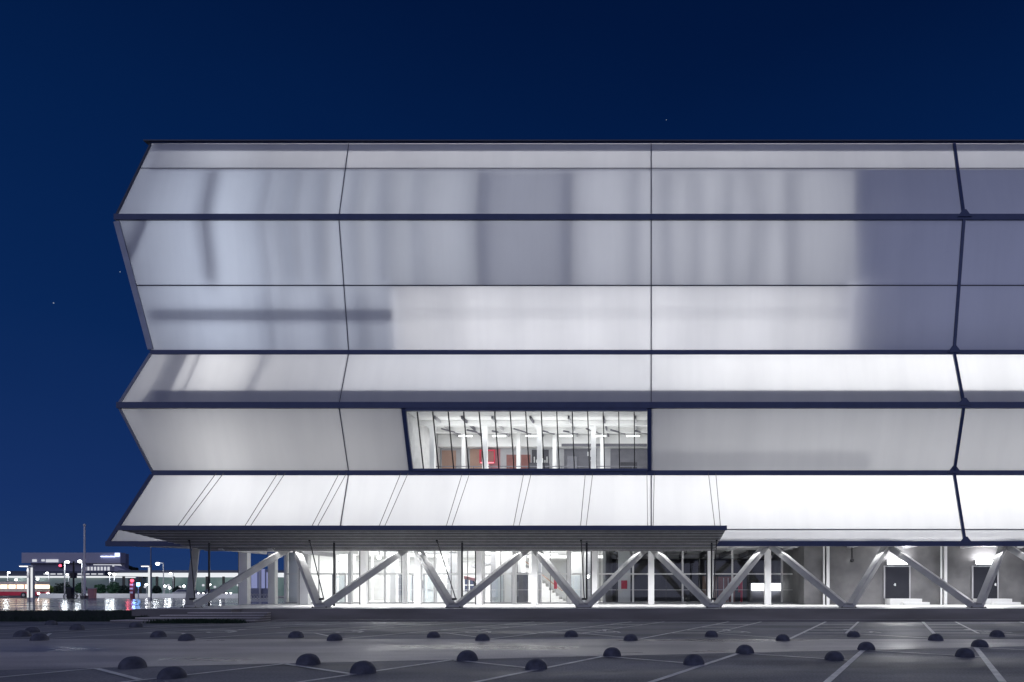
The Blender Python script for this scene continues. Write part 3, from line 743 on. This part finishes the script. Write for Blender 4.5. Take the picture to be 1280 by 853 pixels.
# canopy
c0, c1, c2, c3 = Vector((-30.3,36.4,5.10)), Vector((4.25,36.4,5.10)), Vector((3.82,39.2,4.06)), Vector((-27.2,39.2,4.06))
can = MB().hexa([c0,c1,c2,c3], [p+Vector((0,0,.12)) for p in (c0,c1,c2,c3)]).build('canopy', STEEL, B)
MB().box(-30.36, 4.3, 36.3, 36.4, 5.06, 5.32).build('fascia', NAVY, can)
mb = MB(); N = 14
for k in range(N):
    t = (k+.5)/N; a = c0.lerp(c3,t); b = c1.lerp(c2,t)
    dn = Vector((0,-.35,-.94))*.045
    mb.beam(a+dn+Vector((.05,0,0)), b+dn-Vector((.05,0,0)), .085, .018, side=(0,1,0))
mb.build('louvre', SLAT, can)
for k in range(14):
    x = -27.5+k*2.3
    if x < 3.8: 
        a = Vector((x,36.45,5.09)); b = Vector((x,39.1,4.09)); MB().beam(a-Vector((0,.003,.004)), b-Vector((0,.003,.004)), .06, .02).build('cross_rib', STEEL, can)
for k in range(9):
    x = -26.85+3.83*k
    for o in (-.23, .23):
        MB().tube((x+o,39.85,8.95),(x+o*.7,36.5,5.3),.018,6).build('hanger_rod', ROD, can)

# downlights in the soffit
for x0, x1, pw in ((-24,-14,520),(-14,-2,520),(-2,11,420),(11,24,330),(24,37,230)):
    area('soffit_light', ((x0+x1)/2, 42.0, 4.5), (x1-x0)*.96, 1.2, pw*.8, DOWN, (1,1,1), 110)
    area('canopy_light', ((x0+x1)/2, 39.45, 4.02), (x1-x0)*.96, .15, pw*.13, (math.radians(-12),0,0), (1,1,1), 120)
lm = MB().ball((wx(474,41.2),41.2,wz(697,41.2)),.13,16).build('soffit_lamp', LAMPS, B, smooth=True)
MB().tube((wx(474,41.2),41.2,wz(697,41.2)+.13),(wx(474,41.2),41.2,4.79),.03).build('stem', STEEL, lm)
point('soffit_lamp_light', (wx(474,41.2),41.0,wz(697,41.2)-.25), 160, (1,1,1), .2)
lm = MB().ball((wx(735,45),45,wz(721,45)),.1,12).build('lobby_lamp', LAMP, B, smooth=True)

exec_bg = True
# ------------------------------------------------------------------ left background
def lamp_pole(px, py, Y, zb, label, h_arm=0, pw=500, r=.28, group='street lamps beyond the plaza'):
    p = W(px, py, Y)
    t = thing('street_lamp', label, 'street lamp', (p.x, p.y, zb), group)
    MB().tube((p.x+h_arm,p.y+.02,zb),(p.x+h_arm,p.y+.02,p.z+.1),.09,8,.06).build('pole', GREYW, t)
    if h_arm: MB().tube((p.x+h_arm,p.y+.02,p.z+.12),(p.x,p.y,p.z+.2),.05).build('arm', GREYW, t)
    MB().ball(p, r, 12, .8).build('bulb', LAMPS, t, smooth=True)
    point('street_lamp_light', (p.x, p.y-.5, p.z-.5), pw*.10, (.88,.95,1), .3)
L = [(84,703,96,'tall lamp with white bulb beside the red traffic signal',-.4,1500),(100,702,96,'tall lamp with white bulb just left of the flagpole',.3,1500),
     (11,716,110,'outermost white street lamp beyond the bus',-.2,700),(59,716.5,118,'low white lamp in front of the far green wall',.3,700),(84,718.5,118,'low white lamp directly below the tall lamp',.3,700),
     (137,717,112,'white lamp at the foot of the office block, left of a close pair',0,800),(143,718,112,'white lamp at the foot of the office block, right of a close pair',0,800),
     (197,705,100,'tall white lamp between the flat-armed lamp and the hall',.9,1300),(213,717,118,'low white lamp nearest the hall brace',.5,700)]
for px, py, Y, lb_, arm, pw in L: lamp_pole(px, py, Y, .42 if Y > 92 else .5, lb_, arm, pw, .27 if pw > 1000 else .2)
def flat_lamp(px0, px1, parm, py, Y, label, twin=True):
    zt = wz(py, Y); t = thing('street_lamp', label, 'street lamp', (wx(px1,Y),Y,.5), 'flat armed lamps on the plaza')
    MB().box(wx(px1,Y)-.12, wx(px1,Y)+.12, Y-.12, Y+.12, .5, zt).build('post', WHITE, t)
    MB().box(wx(px1,Y)-.1, wx(px1,Y)+.1, Y-.14, Y-.122, .9, zt-.15).build('lit_strip', COLL, t)
    if twin:
        MB().box(wx(px0,Y)-.1, wx(px0,Y)+.1, Y-.1, Y+.1, .5, zt).build('post', GREYW, t)
        MB().box(wx(px0,Y)-.08, wx(px0,Y)+.08, Y-.12, Y-.102, .9, zt-1.2).build('lit_strip', COLL, t)
    MB().box(wx(parm,Y), wx(px1,Y)+.14, Y-.15, Y+.15, zt+.005, zt+.11).build('arm', WHITE, t)
    MB().box(wx(parm,Y)+.05, wx(parm,Y)+.9, Y-.12, Y+.12, zt-.05, zt).build('lens', STRIP, t)
    area('lamp_arm_light', (wx(parm,Y)+.5, Y-.5, zt-.12), .8, .3, 25, DOWN)
flat_lamp(36, 41, 25, 708, 66, 'white twin post lamp with flat arm standing on the wet plaza')
flat_lamp(187, 187.5, 177, 708, 70, 'single white post lamp with flat arm near the hall corner', False)
p = thing('thin_mast', 'thin pale mast rising from the flat armed lamp near the hall', 'mast', (wx(188.5,70.5),70.5,.5))
MB().tube((wx(188.5,70.5),70.5,.5),(wx(188.5,70.5),70.5,wz(685,70.5)),.07,8,.05).build('pole', GREYTRIM, p)
fp = thing('flagpole', 'tall bare pale flagpole in front of the office block', 'flagpole', (wx(105.7,90),90,.5))
MB().tube((wx(105.7,90),90,.5),(wx(105.7,90),90,wz(657,90)),.16,10,.1).build('pole', WHITE, fp)
MB().ball((wx(105.7,90),90,wz(656.5,90)),.18).build('finial', WHITE, fp, smooth=True)
MB().box(wx(105.7,90)-.3,wx(105.7,90)+.3,89.7,90.3,.5,.9).build('base', CONC, fp)
ts = thing('traffic_signal', 'traffic signal showing red on a dark post', 'traffic light', (wx(92,84),84,.5))
MB().tube((wx(92,84),84,.5),(wx(92,84),84,wz(702,84)),.1).build('post', STEEL, ts)
MB().tube((wx(92,84),84,wz(705,84)),(wx(77,84),84,wz(704,84)),.06).build('arm', STEEL, ts)
MB().box(wx(75.6,84),wx(78.4,84),83.85,84.1,wz(711,84),wz(704,84)-.02).build('signal_head', STEEL, ts)
MB().ball((wx(77,84),83.82,wz(707.3,84)),.16).build('lamp', REDL, ts, smooth=True)
MB().box(wx(89,84),wx(94.5,84),83.8,84.2,wz(723,84),wz(716,84)).build('control_box', STEEL, ts)
ub = thing('utility_box', 'dark utility box behind the parked bicycle', 'utility box', (wx(88.5,83),83,.5))
MB().box(wx(85.5,83),wx(91.5,83),82.7,83.2,.52,wz(735.5,83)).build('cabinet', STEEL, ub, bevel=.04)
MB().box(wx(85,83),wx(92,83),82.6,83.3,wz(735.5,83)+.003,wz(735,83)+.04).build('lid', NAVYG, ub)
def bicycle(px, Y, label, z):
    x = wx(px,Y); t = thing('bicycle', label, 'bicycle', (x,Y,z), 'bicycles parked on the wet plaza')
    for s in (-.55,.55):
        w = MB().torus((x+s,Y,z+.36),.33,.035).build('wheel', STEEL, t)
        mb = MB()
        for a in range(6): mb.tube((x+s,Y,z+.36),(x+s+.32*math.cos(a*1.047),Y,z+.36+.32*math.sin(a*1.047)),.008,4)
        mb.build('spokes', GREYW, w)
    pts = {'r':(x-.55,Y,z+.36),'b':(x-.05,Y,z+.34),'s':(x-.2,Y,z+.85),'h':(x+.38,Y,z+.88),'f':(x+.55,Y,z+.36)}
    mb = MB()
    for a, b in ('rb','rs','bs','sh','bh','hf'): mb.tube(pts[a],pts[b],.025,6)
    mb.build('frame', STEEL, t)
    MB().box(x-.36,x-.06,Y-.07,Y+.07,z+.93,z+1.0).build('saddle', STEEL, t)
    MB().tube((x-.2,Y,z+.85),(x-.21,Y,z+.93),.02).build('seat_post', STEEL, t)
    MB().tube((x+.33,Y-.28,z+1.03),(x+.33,Y+.28,z+1.03),.02).build('handlebar', STEEL, t)
    MB().tube((x+.38,Y,z+.88),(x+.33,Y,z+1.03),.02).build('stem', STEEL, t)
bicycle(88, 80, 'dark bicycle standing left of the signal post', .5)
bicycle(98, 80.5, 'dark bicycle standing right of the signal post', .5)
# low white bar added in place of car light trails on the far road
b_ = MB().box(wx(50,100), wx(345,100), 99.8, 100.1, .42, 1.12).build('light_trail_bar', WHITE, bevel=.03, loc=(wx(180,100),100,.42)); tag(b_, 'long low white bar standing in for car light trails on the far street', 'barrier')
area('street_wash', (wx(170,97.5), 96.5, 4.5), 60, .5, 700, (math.radians(38),0,0), (.95,.97,1))
# red and white small kiosk box
kb = thing('junction_cabinet', 'small pale pink cabinet by the road beside the flagpole', 'cabinet', (wx(116,95),95,.42))
MB().box(wx(112.5,95),wx(120,95),94.6,95.1,.43,wz(736,95)).build('body', PINK, kb)
MB().box(wx(112,95),wx(120.5,95),94.5,95.2,wz(736,95)+.003,wz(735,95)).build('top', GREYW, kb)
ks = thing('sign_totem', 'slim totem with a red lamp on top and red stripes', 'totem', (wx(165.5,92),91,.5))
MB().box(wx(163.8,91),wx(167.4,91),90.8,91.2,.5,wz(728,91)).build('column', mat('dull_red', (.28,.05,.06), .5), ks)
for k in range(3): MB().box(wx(163.7,91),wx(167.5,91),90.77,90.795,1.2+.55*k,1.45+.55*k).build('band', WHITE, ks)
MB().ball((wx(165.5,91),90.95,wz(726,91)),.22).build('lamp', REDL, ks, smooth=True)
ks = thing('info_post', 'short post with a small blue lit sign', 'sign post', (wx(173,91),91,.5))
MB().tube((wx(173,91),91,.5),(wx(173,91),91,wz(733,91)),.06).build('post', GREYW, ks)
MB().box(wx(171.7,91),wx(174.3,91),90.85,91.1,wz(733,91)+.005,wz(728.5,91)).build('lit_face', BLUEL, ks)
point('red_glow', (wx(165.5,91),90.2,wz(727,91)), 25, (1,.1,.15), .2); point('blue_glow', (wx(173,91),90.2,wz(731,91)), 60, (.2,.4,1), .2)
# bus
x0, x1, Yb = wx(-16,104), wx(54,104), 104
zb = .42; bus = thing('bus', 'long cream and red bus on the far road with lit windows', 'bus', ((x0+x1)/2,Yb,zb))
MB().box(x0,x1,Yb-1.2,Yb+1.2,zb+.35,zb+1.0).build('body', RED, bus, bevel=.08)
MB().box(x0+.02,x1-.02,Yb-1.19,Yb+1.19,zb+1.005,zb+1.5).build('side_panel', mat('cream_paint',(.75,.6,.5),.4), bus)
MB().box(x0+.05,x1-.05,Yb-1.15,Yb+1.15,zb+1.505,zb+2.1).build('window', WARML, bus)
for k in range(7): 
    xx = x0+.6+k*(x1-x0-1.2)/6; MB().box(xx-.08,xx+.08,Yb-1.19,Yb-1.155,zb+1.505,zb+2.1).build('pillar', RED, bus)
MB().box(x0+.03,x1-.03,Yb-1.2,Yb+1.2,zb+2.105,zb+2.6).build('roof', mat('bus_roof',(.6,.5,.47),.4), bus, bevel=.1)
for xx in (x0+1.8, x1-2.0):
    w = MB().tube((xx,Yb-1.24,zb+.45),(xx,Yb-.9,zb+.45),.45,18).build('wheel', STEEL, bus); MB().tube((xx,Yb-1.26,zb+.45),(xx,Yb-1.245,zb+.45),.22,14).build('rim', GREYW, w)
for yy in (-.8,.8): MB().ball((x1+.02,Yb+yy,zb+.7),.14).build('headlight', LAMP, bus, smooth=True)
# cars on the far road
def car(px, Y, label, m, s=1):
    x = wx(px,Y); z = .42; t = thing('car', label, 'car', (x,Y,z), 'cars on the far road')
    prof = [(-2.1,.35),(2.1,.35),(2.15,.75),(1.3,.92),(.75,1.4),(-1.0,1.42),(-1.7,.95),(-2.15,.85)]
    MB().hexa([(x+a,Y-.85,z+b) for a,b in prof], [(x+a,Y+.85,z+b) for a,b in prof]).build('body', m, t, bevel=.06)
    g_ = [(-1.45,.98),(1.1,.96),(.68,1.34),(-.95,1.35)]
    MB().poly([(x+a,Y-.86,z+b) for a,b in g_]).build('side_window', NIGHT, t)
    for a in (-1.35,1.35):
        w = MB().tube((x+a,Y-.9,z+.33),(x+a,Y-.65,z+.33),.33,16).build('wheel', STEEL, t); MB().tube((x+a,Y-.915,z+.33),(x+a,Y-.905,z+.33),.18,12).build('rim', GREYW, w)
    for yy in (-.6,.6): MB().ball((x+2.13*s,Y+yy,z+.68),.13).build('headlight', LAMP, t, smooth=True); MB().ball((x-2.13*s,Y+yy,z+.78),.1).build('taillight', REDL, t, smooth=True)
SILV = mat('silver_paint',(.4,.41,.44),.3,.4); DKP = mat('dark_car_paint',(.04,.045,.06),.3,.2)
car(235, 108, 'silver car on the far road seen beside the hall brace', SILV)
car(270, 110, 'dark car on the far road seen under the hall overhang', DKP)
# far low wall building with lit fascia
lw = thing('low_building', 'long low pale green building with a lit white roof line', 'building', (wx(120,134),134,.5))
MB().box(wx(-60,134), wx(160,134), 134, 142, .5, wz(722.5,134)).build('wall', mat('pale_green_wall',(.34,.42,.38),.7,c2=(.24,.31,.29),scale=.2), lw)
MB().box(wx(-60,134), wx(131,134), 133.5, 142, wz(722.5,134)+.005, wz(720.3,134)).build('lit_fascia', STRIP2, lw)
MB().box(wx(-60,134), wx(130,134), 134.2, 142, wz(720.3,134)+.005, wz(714,134)).build('roof', NAVYG, lw)
for k in range(9):
    a = wx(55+k*8.5,134); MB().box(a, a+1.0, 133.9, 133.99, wz(718.5,134), wz(717,134)).build('roof_lamp', WINL, lw)
lw = thing('petrol_canopy', 'long flat white lit canopy over a green glass frontage beside the hall', 'building', (wx(260,126),126,.5))
MB().box(wx(172,126), wx(420,126), 120, 134, wz(720.8,126), wz(717.4,126)).build('canopy_roof', STRIP2, lw)
MB().box(wx(174,126), wx(420,126), 121, 133, wz(717,126)+.005, wz(714,126)).build('roof_deck', NAVYG, lw)
MB().box(wx(163,126), wx(420,126), 130, 133.5, .5, wz(721.5,126)-.01).build('glass_front', mat('green_glazing',(.10,.19,.18),.3,c2=(.22,.31,.29),scale=.3), lw)
for k in range(9):
    a = wx(180+k*20,126); MB().box(a-.15,a+.15,121,121.3,.5,wz(721.5,126)-.01).build('post', STEEL, lw)
for k in range(10):
    a = wx(190+k*14,126); MB().ball((a,121.5,wz(732+(k%3)*2,126)),.22).build('lamp', WINL, lw, smooth=True)
# office block
ob = thing('office_block', 'wide dusky office block with lit windows and a small blue-white sign', 'building', (wx(90,190),190,.5))
ycl = lambda y: wz(y,190)
OBM = mat('dusky_cladding',(.42,.42,.55),.6,c2=(.36,.36,.48),scale=.05)
OBD = mat('dusky_dark_cladding',(.24,.24,.34),.6)
MB().box(wx(27,190), wx(150.5,190), 190, 191.9, ycl(704), ycl(691)).build('upper_wall', OBM, ob)
MB().box(wx(30,190), wx(149,190), 192, 193.5, .5, ycl(691)-.2).build('lower_wall', OBD, ob)
for a, b, c, d in ((41,46,702.5,699.5),(52.5,56,702,699.5),(58,73,703,699.5)):
    MB().box(wx(a,190), wx(b,190), 189.8, 189.99, ycl(c), ycl(d)).build('window', WINL, ob)
for a, b, c, d in ((98,130,713,708.5),(98,130,719,715),(134,145,708,706.5),(60,76,719,717.5),(110,144,706.3,705.4)):
    MB().box(wx(a,190), wx(b,190), 191.8, 191.99, ycl(c), ycl(d)).build('window', WINL, ob)
for k in range(8): 
    a = wx(98+k*4.2,190); MB().box(a-.12,a+.12,191.6,191.79,ycl(719.5),ycl(708)).build('window_post', OBM, ob)
sgn = MB().box(wx(145.2,190), wx(149.6,190), 189.5, 189.98, ycl(696), ycl(691.5)).build('sign', SIGNL, ob)
for k in range(9):
    a = 127+k*1.95; MB().box(wx(a,190), wx(a+1.5,190), 189.6, 189.98, ycl(696.6), ycl(695.2+(k%3)*.15)).build('sign_letter', SIGNL, ob)
hs = thing('gabled_house', 'dim grey shed with a sloped roof right of the office block', 'building', (wx(155,170),170,.5))
zz = lambda y: wz(y,170)
MB().hexa([(wx(143,170),170,.5),(wx(171,170),170,.5),(wx(171,170),172,.5),(wx(143,170),172,.5)], [(wx(143,170),170,zz(707)),(wx(171,170),170,zz(719)),(wx(171,170),172,zz(719)),(wx(143,170),172,zz(707))]).build('wall', OBM, hs)
# people waiting and fence posts along the far pavement are too small to carry detail; scattered far lights
for k,(px,py,Yk) in enumerate(((6,733,132),(20,725,133),(47,724,133),(183,731,119),(206,733,119),(212,735,119),(230,733,119),(262,731,119),(275,735,119))):
    p = W(px,py,Yk); t = thing('bollard_lamp', f'small white post lamp, {ords[k]} from the left along the far pavement', 'lamp', (p.x,p.y,.45), 'small far pavement lamps')
    MB().tube((p.x,p.y,.45),(p.x,p.y,p.z),.06,6).build('post', GREYW, t)
    MB().ball(p,.2,10).build('bulb', LAMP, t, smooth=True)
# trees
def leafy(mb, c, r, n, leaf, squash=.9):
    for _ in range(n):
        d = Vector((random.gauss(0,1),random.gauss(0,1),random.gauss(0,1))).normalized()
        rr = r*(.55+.45*random.random()**.5)*(1+.25*math.sin(d.x*5+c[0])*math.cos(d.z*4+c[1]))
        p = Vector(c)+Vector((d.x*rr,d.y*rr,d.z*rr*squash))
        a = Vector((random.gauss(0,1),random.gauss(0,1),random.gauss(0,1))).normalized()*leaf; b = a.orthogonal().normalized()*leaf*.6
        mb.poly([p-a, p+b, p+a, p-b])
LEAF = mat('green_leaves',(.05,.14,.07),.7,c2=(.03,.085,.05),scale=1.5)
LEAFD = mat('dark_leaves',(.012,.03,.03),.8,c2=(.02,.04,.035),scale=1.0)
LEAFW = mat('yellow_green_leaves',(.16,.26,.08),.7,c2=(.10,.2,.07),scale=1.5)  # yellow-green leaf colour
BARK = mat('bark',(.08,.06,.05),.9)
def tree(px, pyt, pyb, Y, zb, label, m=LEAF, wpx=None, n=700, group='small trees along the far road'):
    x = wx(px,Y); top = wz(pyt,Y); H = top-zb; r = (wpx*Y/F/2) if wpx else H*.4
    t = thing('tree', label, 'tree', (x,Y,zb), group)
    MB().tube((x,Y,zb),(x+.05,Y,zb+H*.5),.09,7,.05).build('trunk', BARK, t)
    mb = MB()
    for q in range(3): mb.tube((x,Y,zb+H*.3),(x+random.uniform(-.5,.5)*r,Y+random.uniform(-.5,.5)*r,zb+H*.7),.04,5,.015)
    mb.build('limbs', BARK, t)
    mb = MB()
    hb = H*.78
    leafy(mb, (x,Y,zb+H*.6), min(r,hb*.5), n, .16, 1.0)
    leafy(mb, (x-r*.5,Y-.1,zb+H*.5), r*.6, n//2, .15); leafy(mb, (x+r*.5,Y+.1,zb+H*.5), r*.6, n//2, .15)
    mb.build('crown', m, t)
TR_ = [(52,728,742,106,'yellow-green shrub tree at the end of the bus, pale and small',LEAFW,10),(63,730,741,107,'yellow-green small tree just right of the bus',LEAFW,8),(78,728,742,107,'wide dark tree between the bus and the signal post',LEAFD,17),
       (100.5,727,742,107,'dense green tree between the signal post and the flagpole',LEAF,11),(125,729,741,107,'rounded green tree right of the pink cabinet',LEAF,11),(142.5,728,742,107,'largest rounded green tree below the twin lamps',LEAF,15),
       (156.5,732,742,107,'low dark tree left of the red totem',LEAFD,11),(196,731,741,112,'dark tree beside the flat armed lamp near the hall',LEAFD,9),(222,733,741,112,'low dark tree behind the hall brace',LEAFD,9)]
for px, a, b, Y, l, m, w in TR_: tree(px, a, b, Y, .45, l, m, w, 420)
for (px, py, w, l) in ((162,700,24,'dark tall tree mass behind the grey shed'),(183,708,18,'dark tree beyond the lit canopy, behind the mast')):
    Y = 200; x = wx(px,Y); zb = .5; top = wz(py,Y)
    t = thing('tree', l, 'tree', (x,Y,zb), 'tall dark trees far behind')
    MB().tube((x,Y,zb),(x,Y,zb+top*.6),.3,8,.15).build('trunk', BARK, t)
    mb = MB(); r = w*Y/F/2
    for q in range(5): leafy(mb, (x+random.uniform(-.5,.5)*r, Y+random.uniform(-.4,.4)*r, zb+top*random.uniform(.35,.68)), r*.6, 500, .5)
    mb.build('crown', LEAFD, t)
# bike rack loops behind the left passage
rk = thing('bike_rack', 'row of white loop bike racks in the passage under the hall', 'bike rack', (wx(328,56),56,PLAT))
for k in range(8):
    x = wx(314+k*3.9,56); MB().torus((x,56,PLAT+.42),.24,.035,16).build('loop', WHITE, rk)
MB().box(wx(311,56),wx(345,56),55.9,56.1,PLAT+.003,PLAT+.12).build('rail', WHITE, rk)
OBMK = mat('kiosk_wall',(.3,.32,.42),.5)
kk = thing('glass_kiosk', 'lit blue-white glass kiosk seen through the passage under the hall', 'kiosk', (wx(325,80),80,PLAT))
for k in range(3): MB().box(wx(314+k*9.5,80),wx(321+k*9.5,80),80,80.1,1.9,3.9+.4*(k%2)).build('lit_pane', emis('kiosk_light%d' % k,(.45,.5,.9),.5), kk)
MB().box(wx(312,80),wx(341,80),80.11,80.6,PLAT+.01,4.3).build('body', OBMK, kk)
MB().box(wx(325,80),wx(327,80),79.8,79.98,PLAT+.01,5.2).build('post', WHITE, kk)

# ------------------------------------------------------------------ sky, camera, render
w = bpy.data.worlds.new('World'); S.world = w; w.use_nodes = True
nt = w.node_tree; nt.nodes.clear()
out = nt.nodes.new('ShaderNodeOutputWorld'); bg = nt.nodes.new('ShaderNodeBackground')
tc = nt.nodes.new('ShaderNodeTexCoord'); sp = nt.nodes.new('ShaderNodeSeparateXYZ'); nt.links.new(tc.outputs['Generated'], sp.inputs[0])
rp = nt.nodes.new('ShaderNodeValToRGB'); sn = nt.nodes.new('ShaderNodeTexNoise'); sn.inputs['Scale'].default_value = 2.2; sn.inputs['Detail'].default_value = 5
smp = nt.nodes.new('ShaderNodeMapping'); smp.inputs['Scale'].default_value = (1,1,2.6); nt.links.new(tc.outputs['Generated'], smp.inputs[0]); nt.links.new(smp.outputs[0], sn.inputs['Vector'])
sm = nt.nodes.new('ShaderNodeMath'); sm.operation = 'MULTIPLY_ADD'; nt.links.new(sn.outputs['Fac'], sm.inputs[0]); sm.inputs[1].default_value = .10
sa = nt.nodes.new('ShaderNodeMath'); sa.operation = 'SUBTRACT'; nt.links.new(sp.outputs['Z'], sa.inputs[0]); sa.inputs[1].default_value = .05
nt.links.new(sa.outputs[0], sm.inputs[2]); nt.links.new(sm.outputs[0], rp.inputs[0])
def lin(c): return tuple(((v/255)/12.92 if v/255 <= .04045 else ((v/255+.055)/1.055)**2.4) for v in c)
cr = rp.color_ramp; cr.elements[0].position = 0.0; cr.elements[0].color = (*lin((31,57,104)), 1)
cr.elements[1].position = 1.0; cr.elements[1].color = (*lin((2,12,38)), 1)
for p_, c_ in ((.10,(22,48,100)),(.30,(9,38,86)),(.5,(4,31,75)),(.66,(2,22,60))):
    e = cr.elements.new(p_); e.color = (*lin(c_), 1)
# a few stars
prev = rp.outputs[0]
for (px, py) in ((67,379),(833,150),(150,340)):
    d = Vector(((px-CX),F,(CY-py))).normalized()
    dp = nt.nodes.new('ShaderNodeVectorMath'); dp.operation = 'DOT_PRODUCT'
    nt.links.new(tc.outputs['Generated'], dp.inputs[0]); dp.inputs[1].default_value = d
    gt = nt.nodes.new('ShaderNodeMath'); gt.operation = 'GREATER_THAN'; nt.links.new(dp.outputs['Value'], gt.inputs[0]); gt.inputs[1].default_value = math.cos(math.radians(.035))
    mx = nt.nodes.new('ShaderNodeMix'); mx.data_type = 'RGBA'; nt.links.new(gt.outputs[0], mx.inputs['Factor'])
    nt.links.new(prev, mx.inputs['A']); mx.inputs['B'].default_value = (.28,.33,.42,1); prev = mx.outputs['Result']
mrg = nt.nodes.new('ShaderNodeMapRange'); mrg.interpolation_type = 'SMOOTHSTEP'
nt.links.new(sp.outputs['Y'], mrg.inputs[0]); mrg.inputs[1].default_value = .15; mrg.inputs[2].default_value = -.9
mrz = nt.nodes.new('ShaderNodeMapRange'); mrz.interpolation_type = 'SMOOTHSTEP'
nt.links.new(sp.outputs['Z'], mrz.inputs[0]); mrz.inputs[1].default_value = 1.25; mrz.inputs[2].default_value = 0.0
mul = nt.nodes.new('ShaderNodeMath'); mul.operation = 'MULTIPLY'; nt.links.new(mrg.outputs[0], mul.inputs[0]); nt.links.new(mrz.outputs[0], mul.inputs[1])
ag = nt.nodes.new('ShaderNodeMix'); ag.data_type = 'RGBA'; ag.blend_type = 'ADD'; nt.links.new(mul.outputs[0], ag.inputs['Factor'])  # glow added to the unseen sky behind the camera, brightens lot and fronts
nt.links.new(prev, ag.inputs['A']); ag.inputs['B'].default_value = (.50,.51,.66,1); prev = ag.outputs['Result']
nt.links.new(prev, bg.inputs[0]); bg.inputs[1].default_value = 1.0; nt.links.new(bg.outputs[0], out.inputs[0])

cam = bpy.data.cameras.new('camera'); co = bpy.data.objects.new('camera', cam); COL.objects.link(co)
co.location = (0,0,ZC); co.rotation_euler = (math.pi/2,0,0)
cam.sensor_width = 36; cam.lens = 36*F/1280; cam.shift_x = -(CX-640)/1280; cam.shift_y = (CY-426.5)/1280
cam.clip_start = .1; cam.clip_end = 3000; S.camera = co
S.view_settings.view_transform = 'Standard'; S.view_settings.look = 'None'; S.view_settings.exposure = 0; S.view_settings.gamma = 1
S.render.engine = 'CYCLES'; S.cycles.use_denoising = True; S.cycles.denoising_input_passes = 'RGB_ALBEDO_NORMAL'; S.cycles.denoising_prefilter = 'ACCURATE'
S.cycles.max_bounces = 8; S.cycles.diffuse_bounces = 4; S.cycles.transparent_max_bounces = 12; S.cycles.sample_clamp_indirect = 6
S.cycles.caustics_reflective = False; S.cycles.caustics_refractive = False
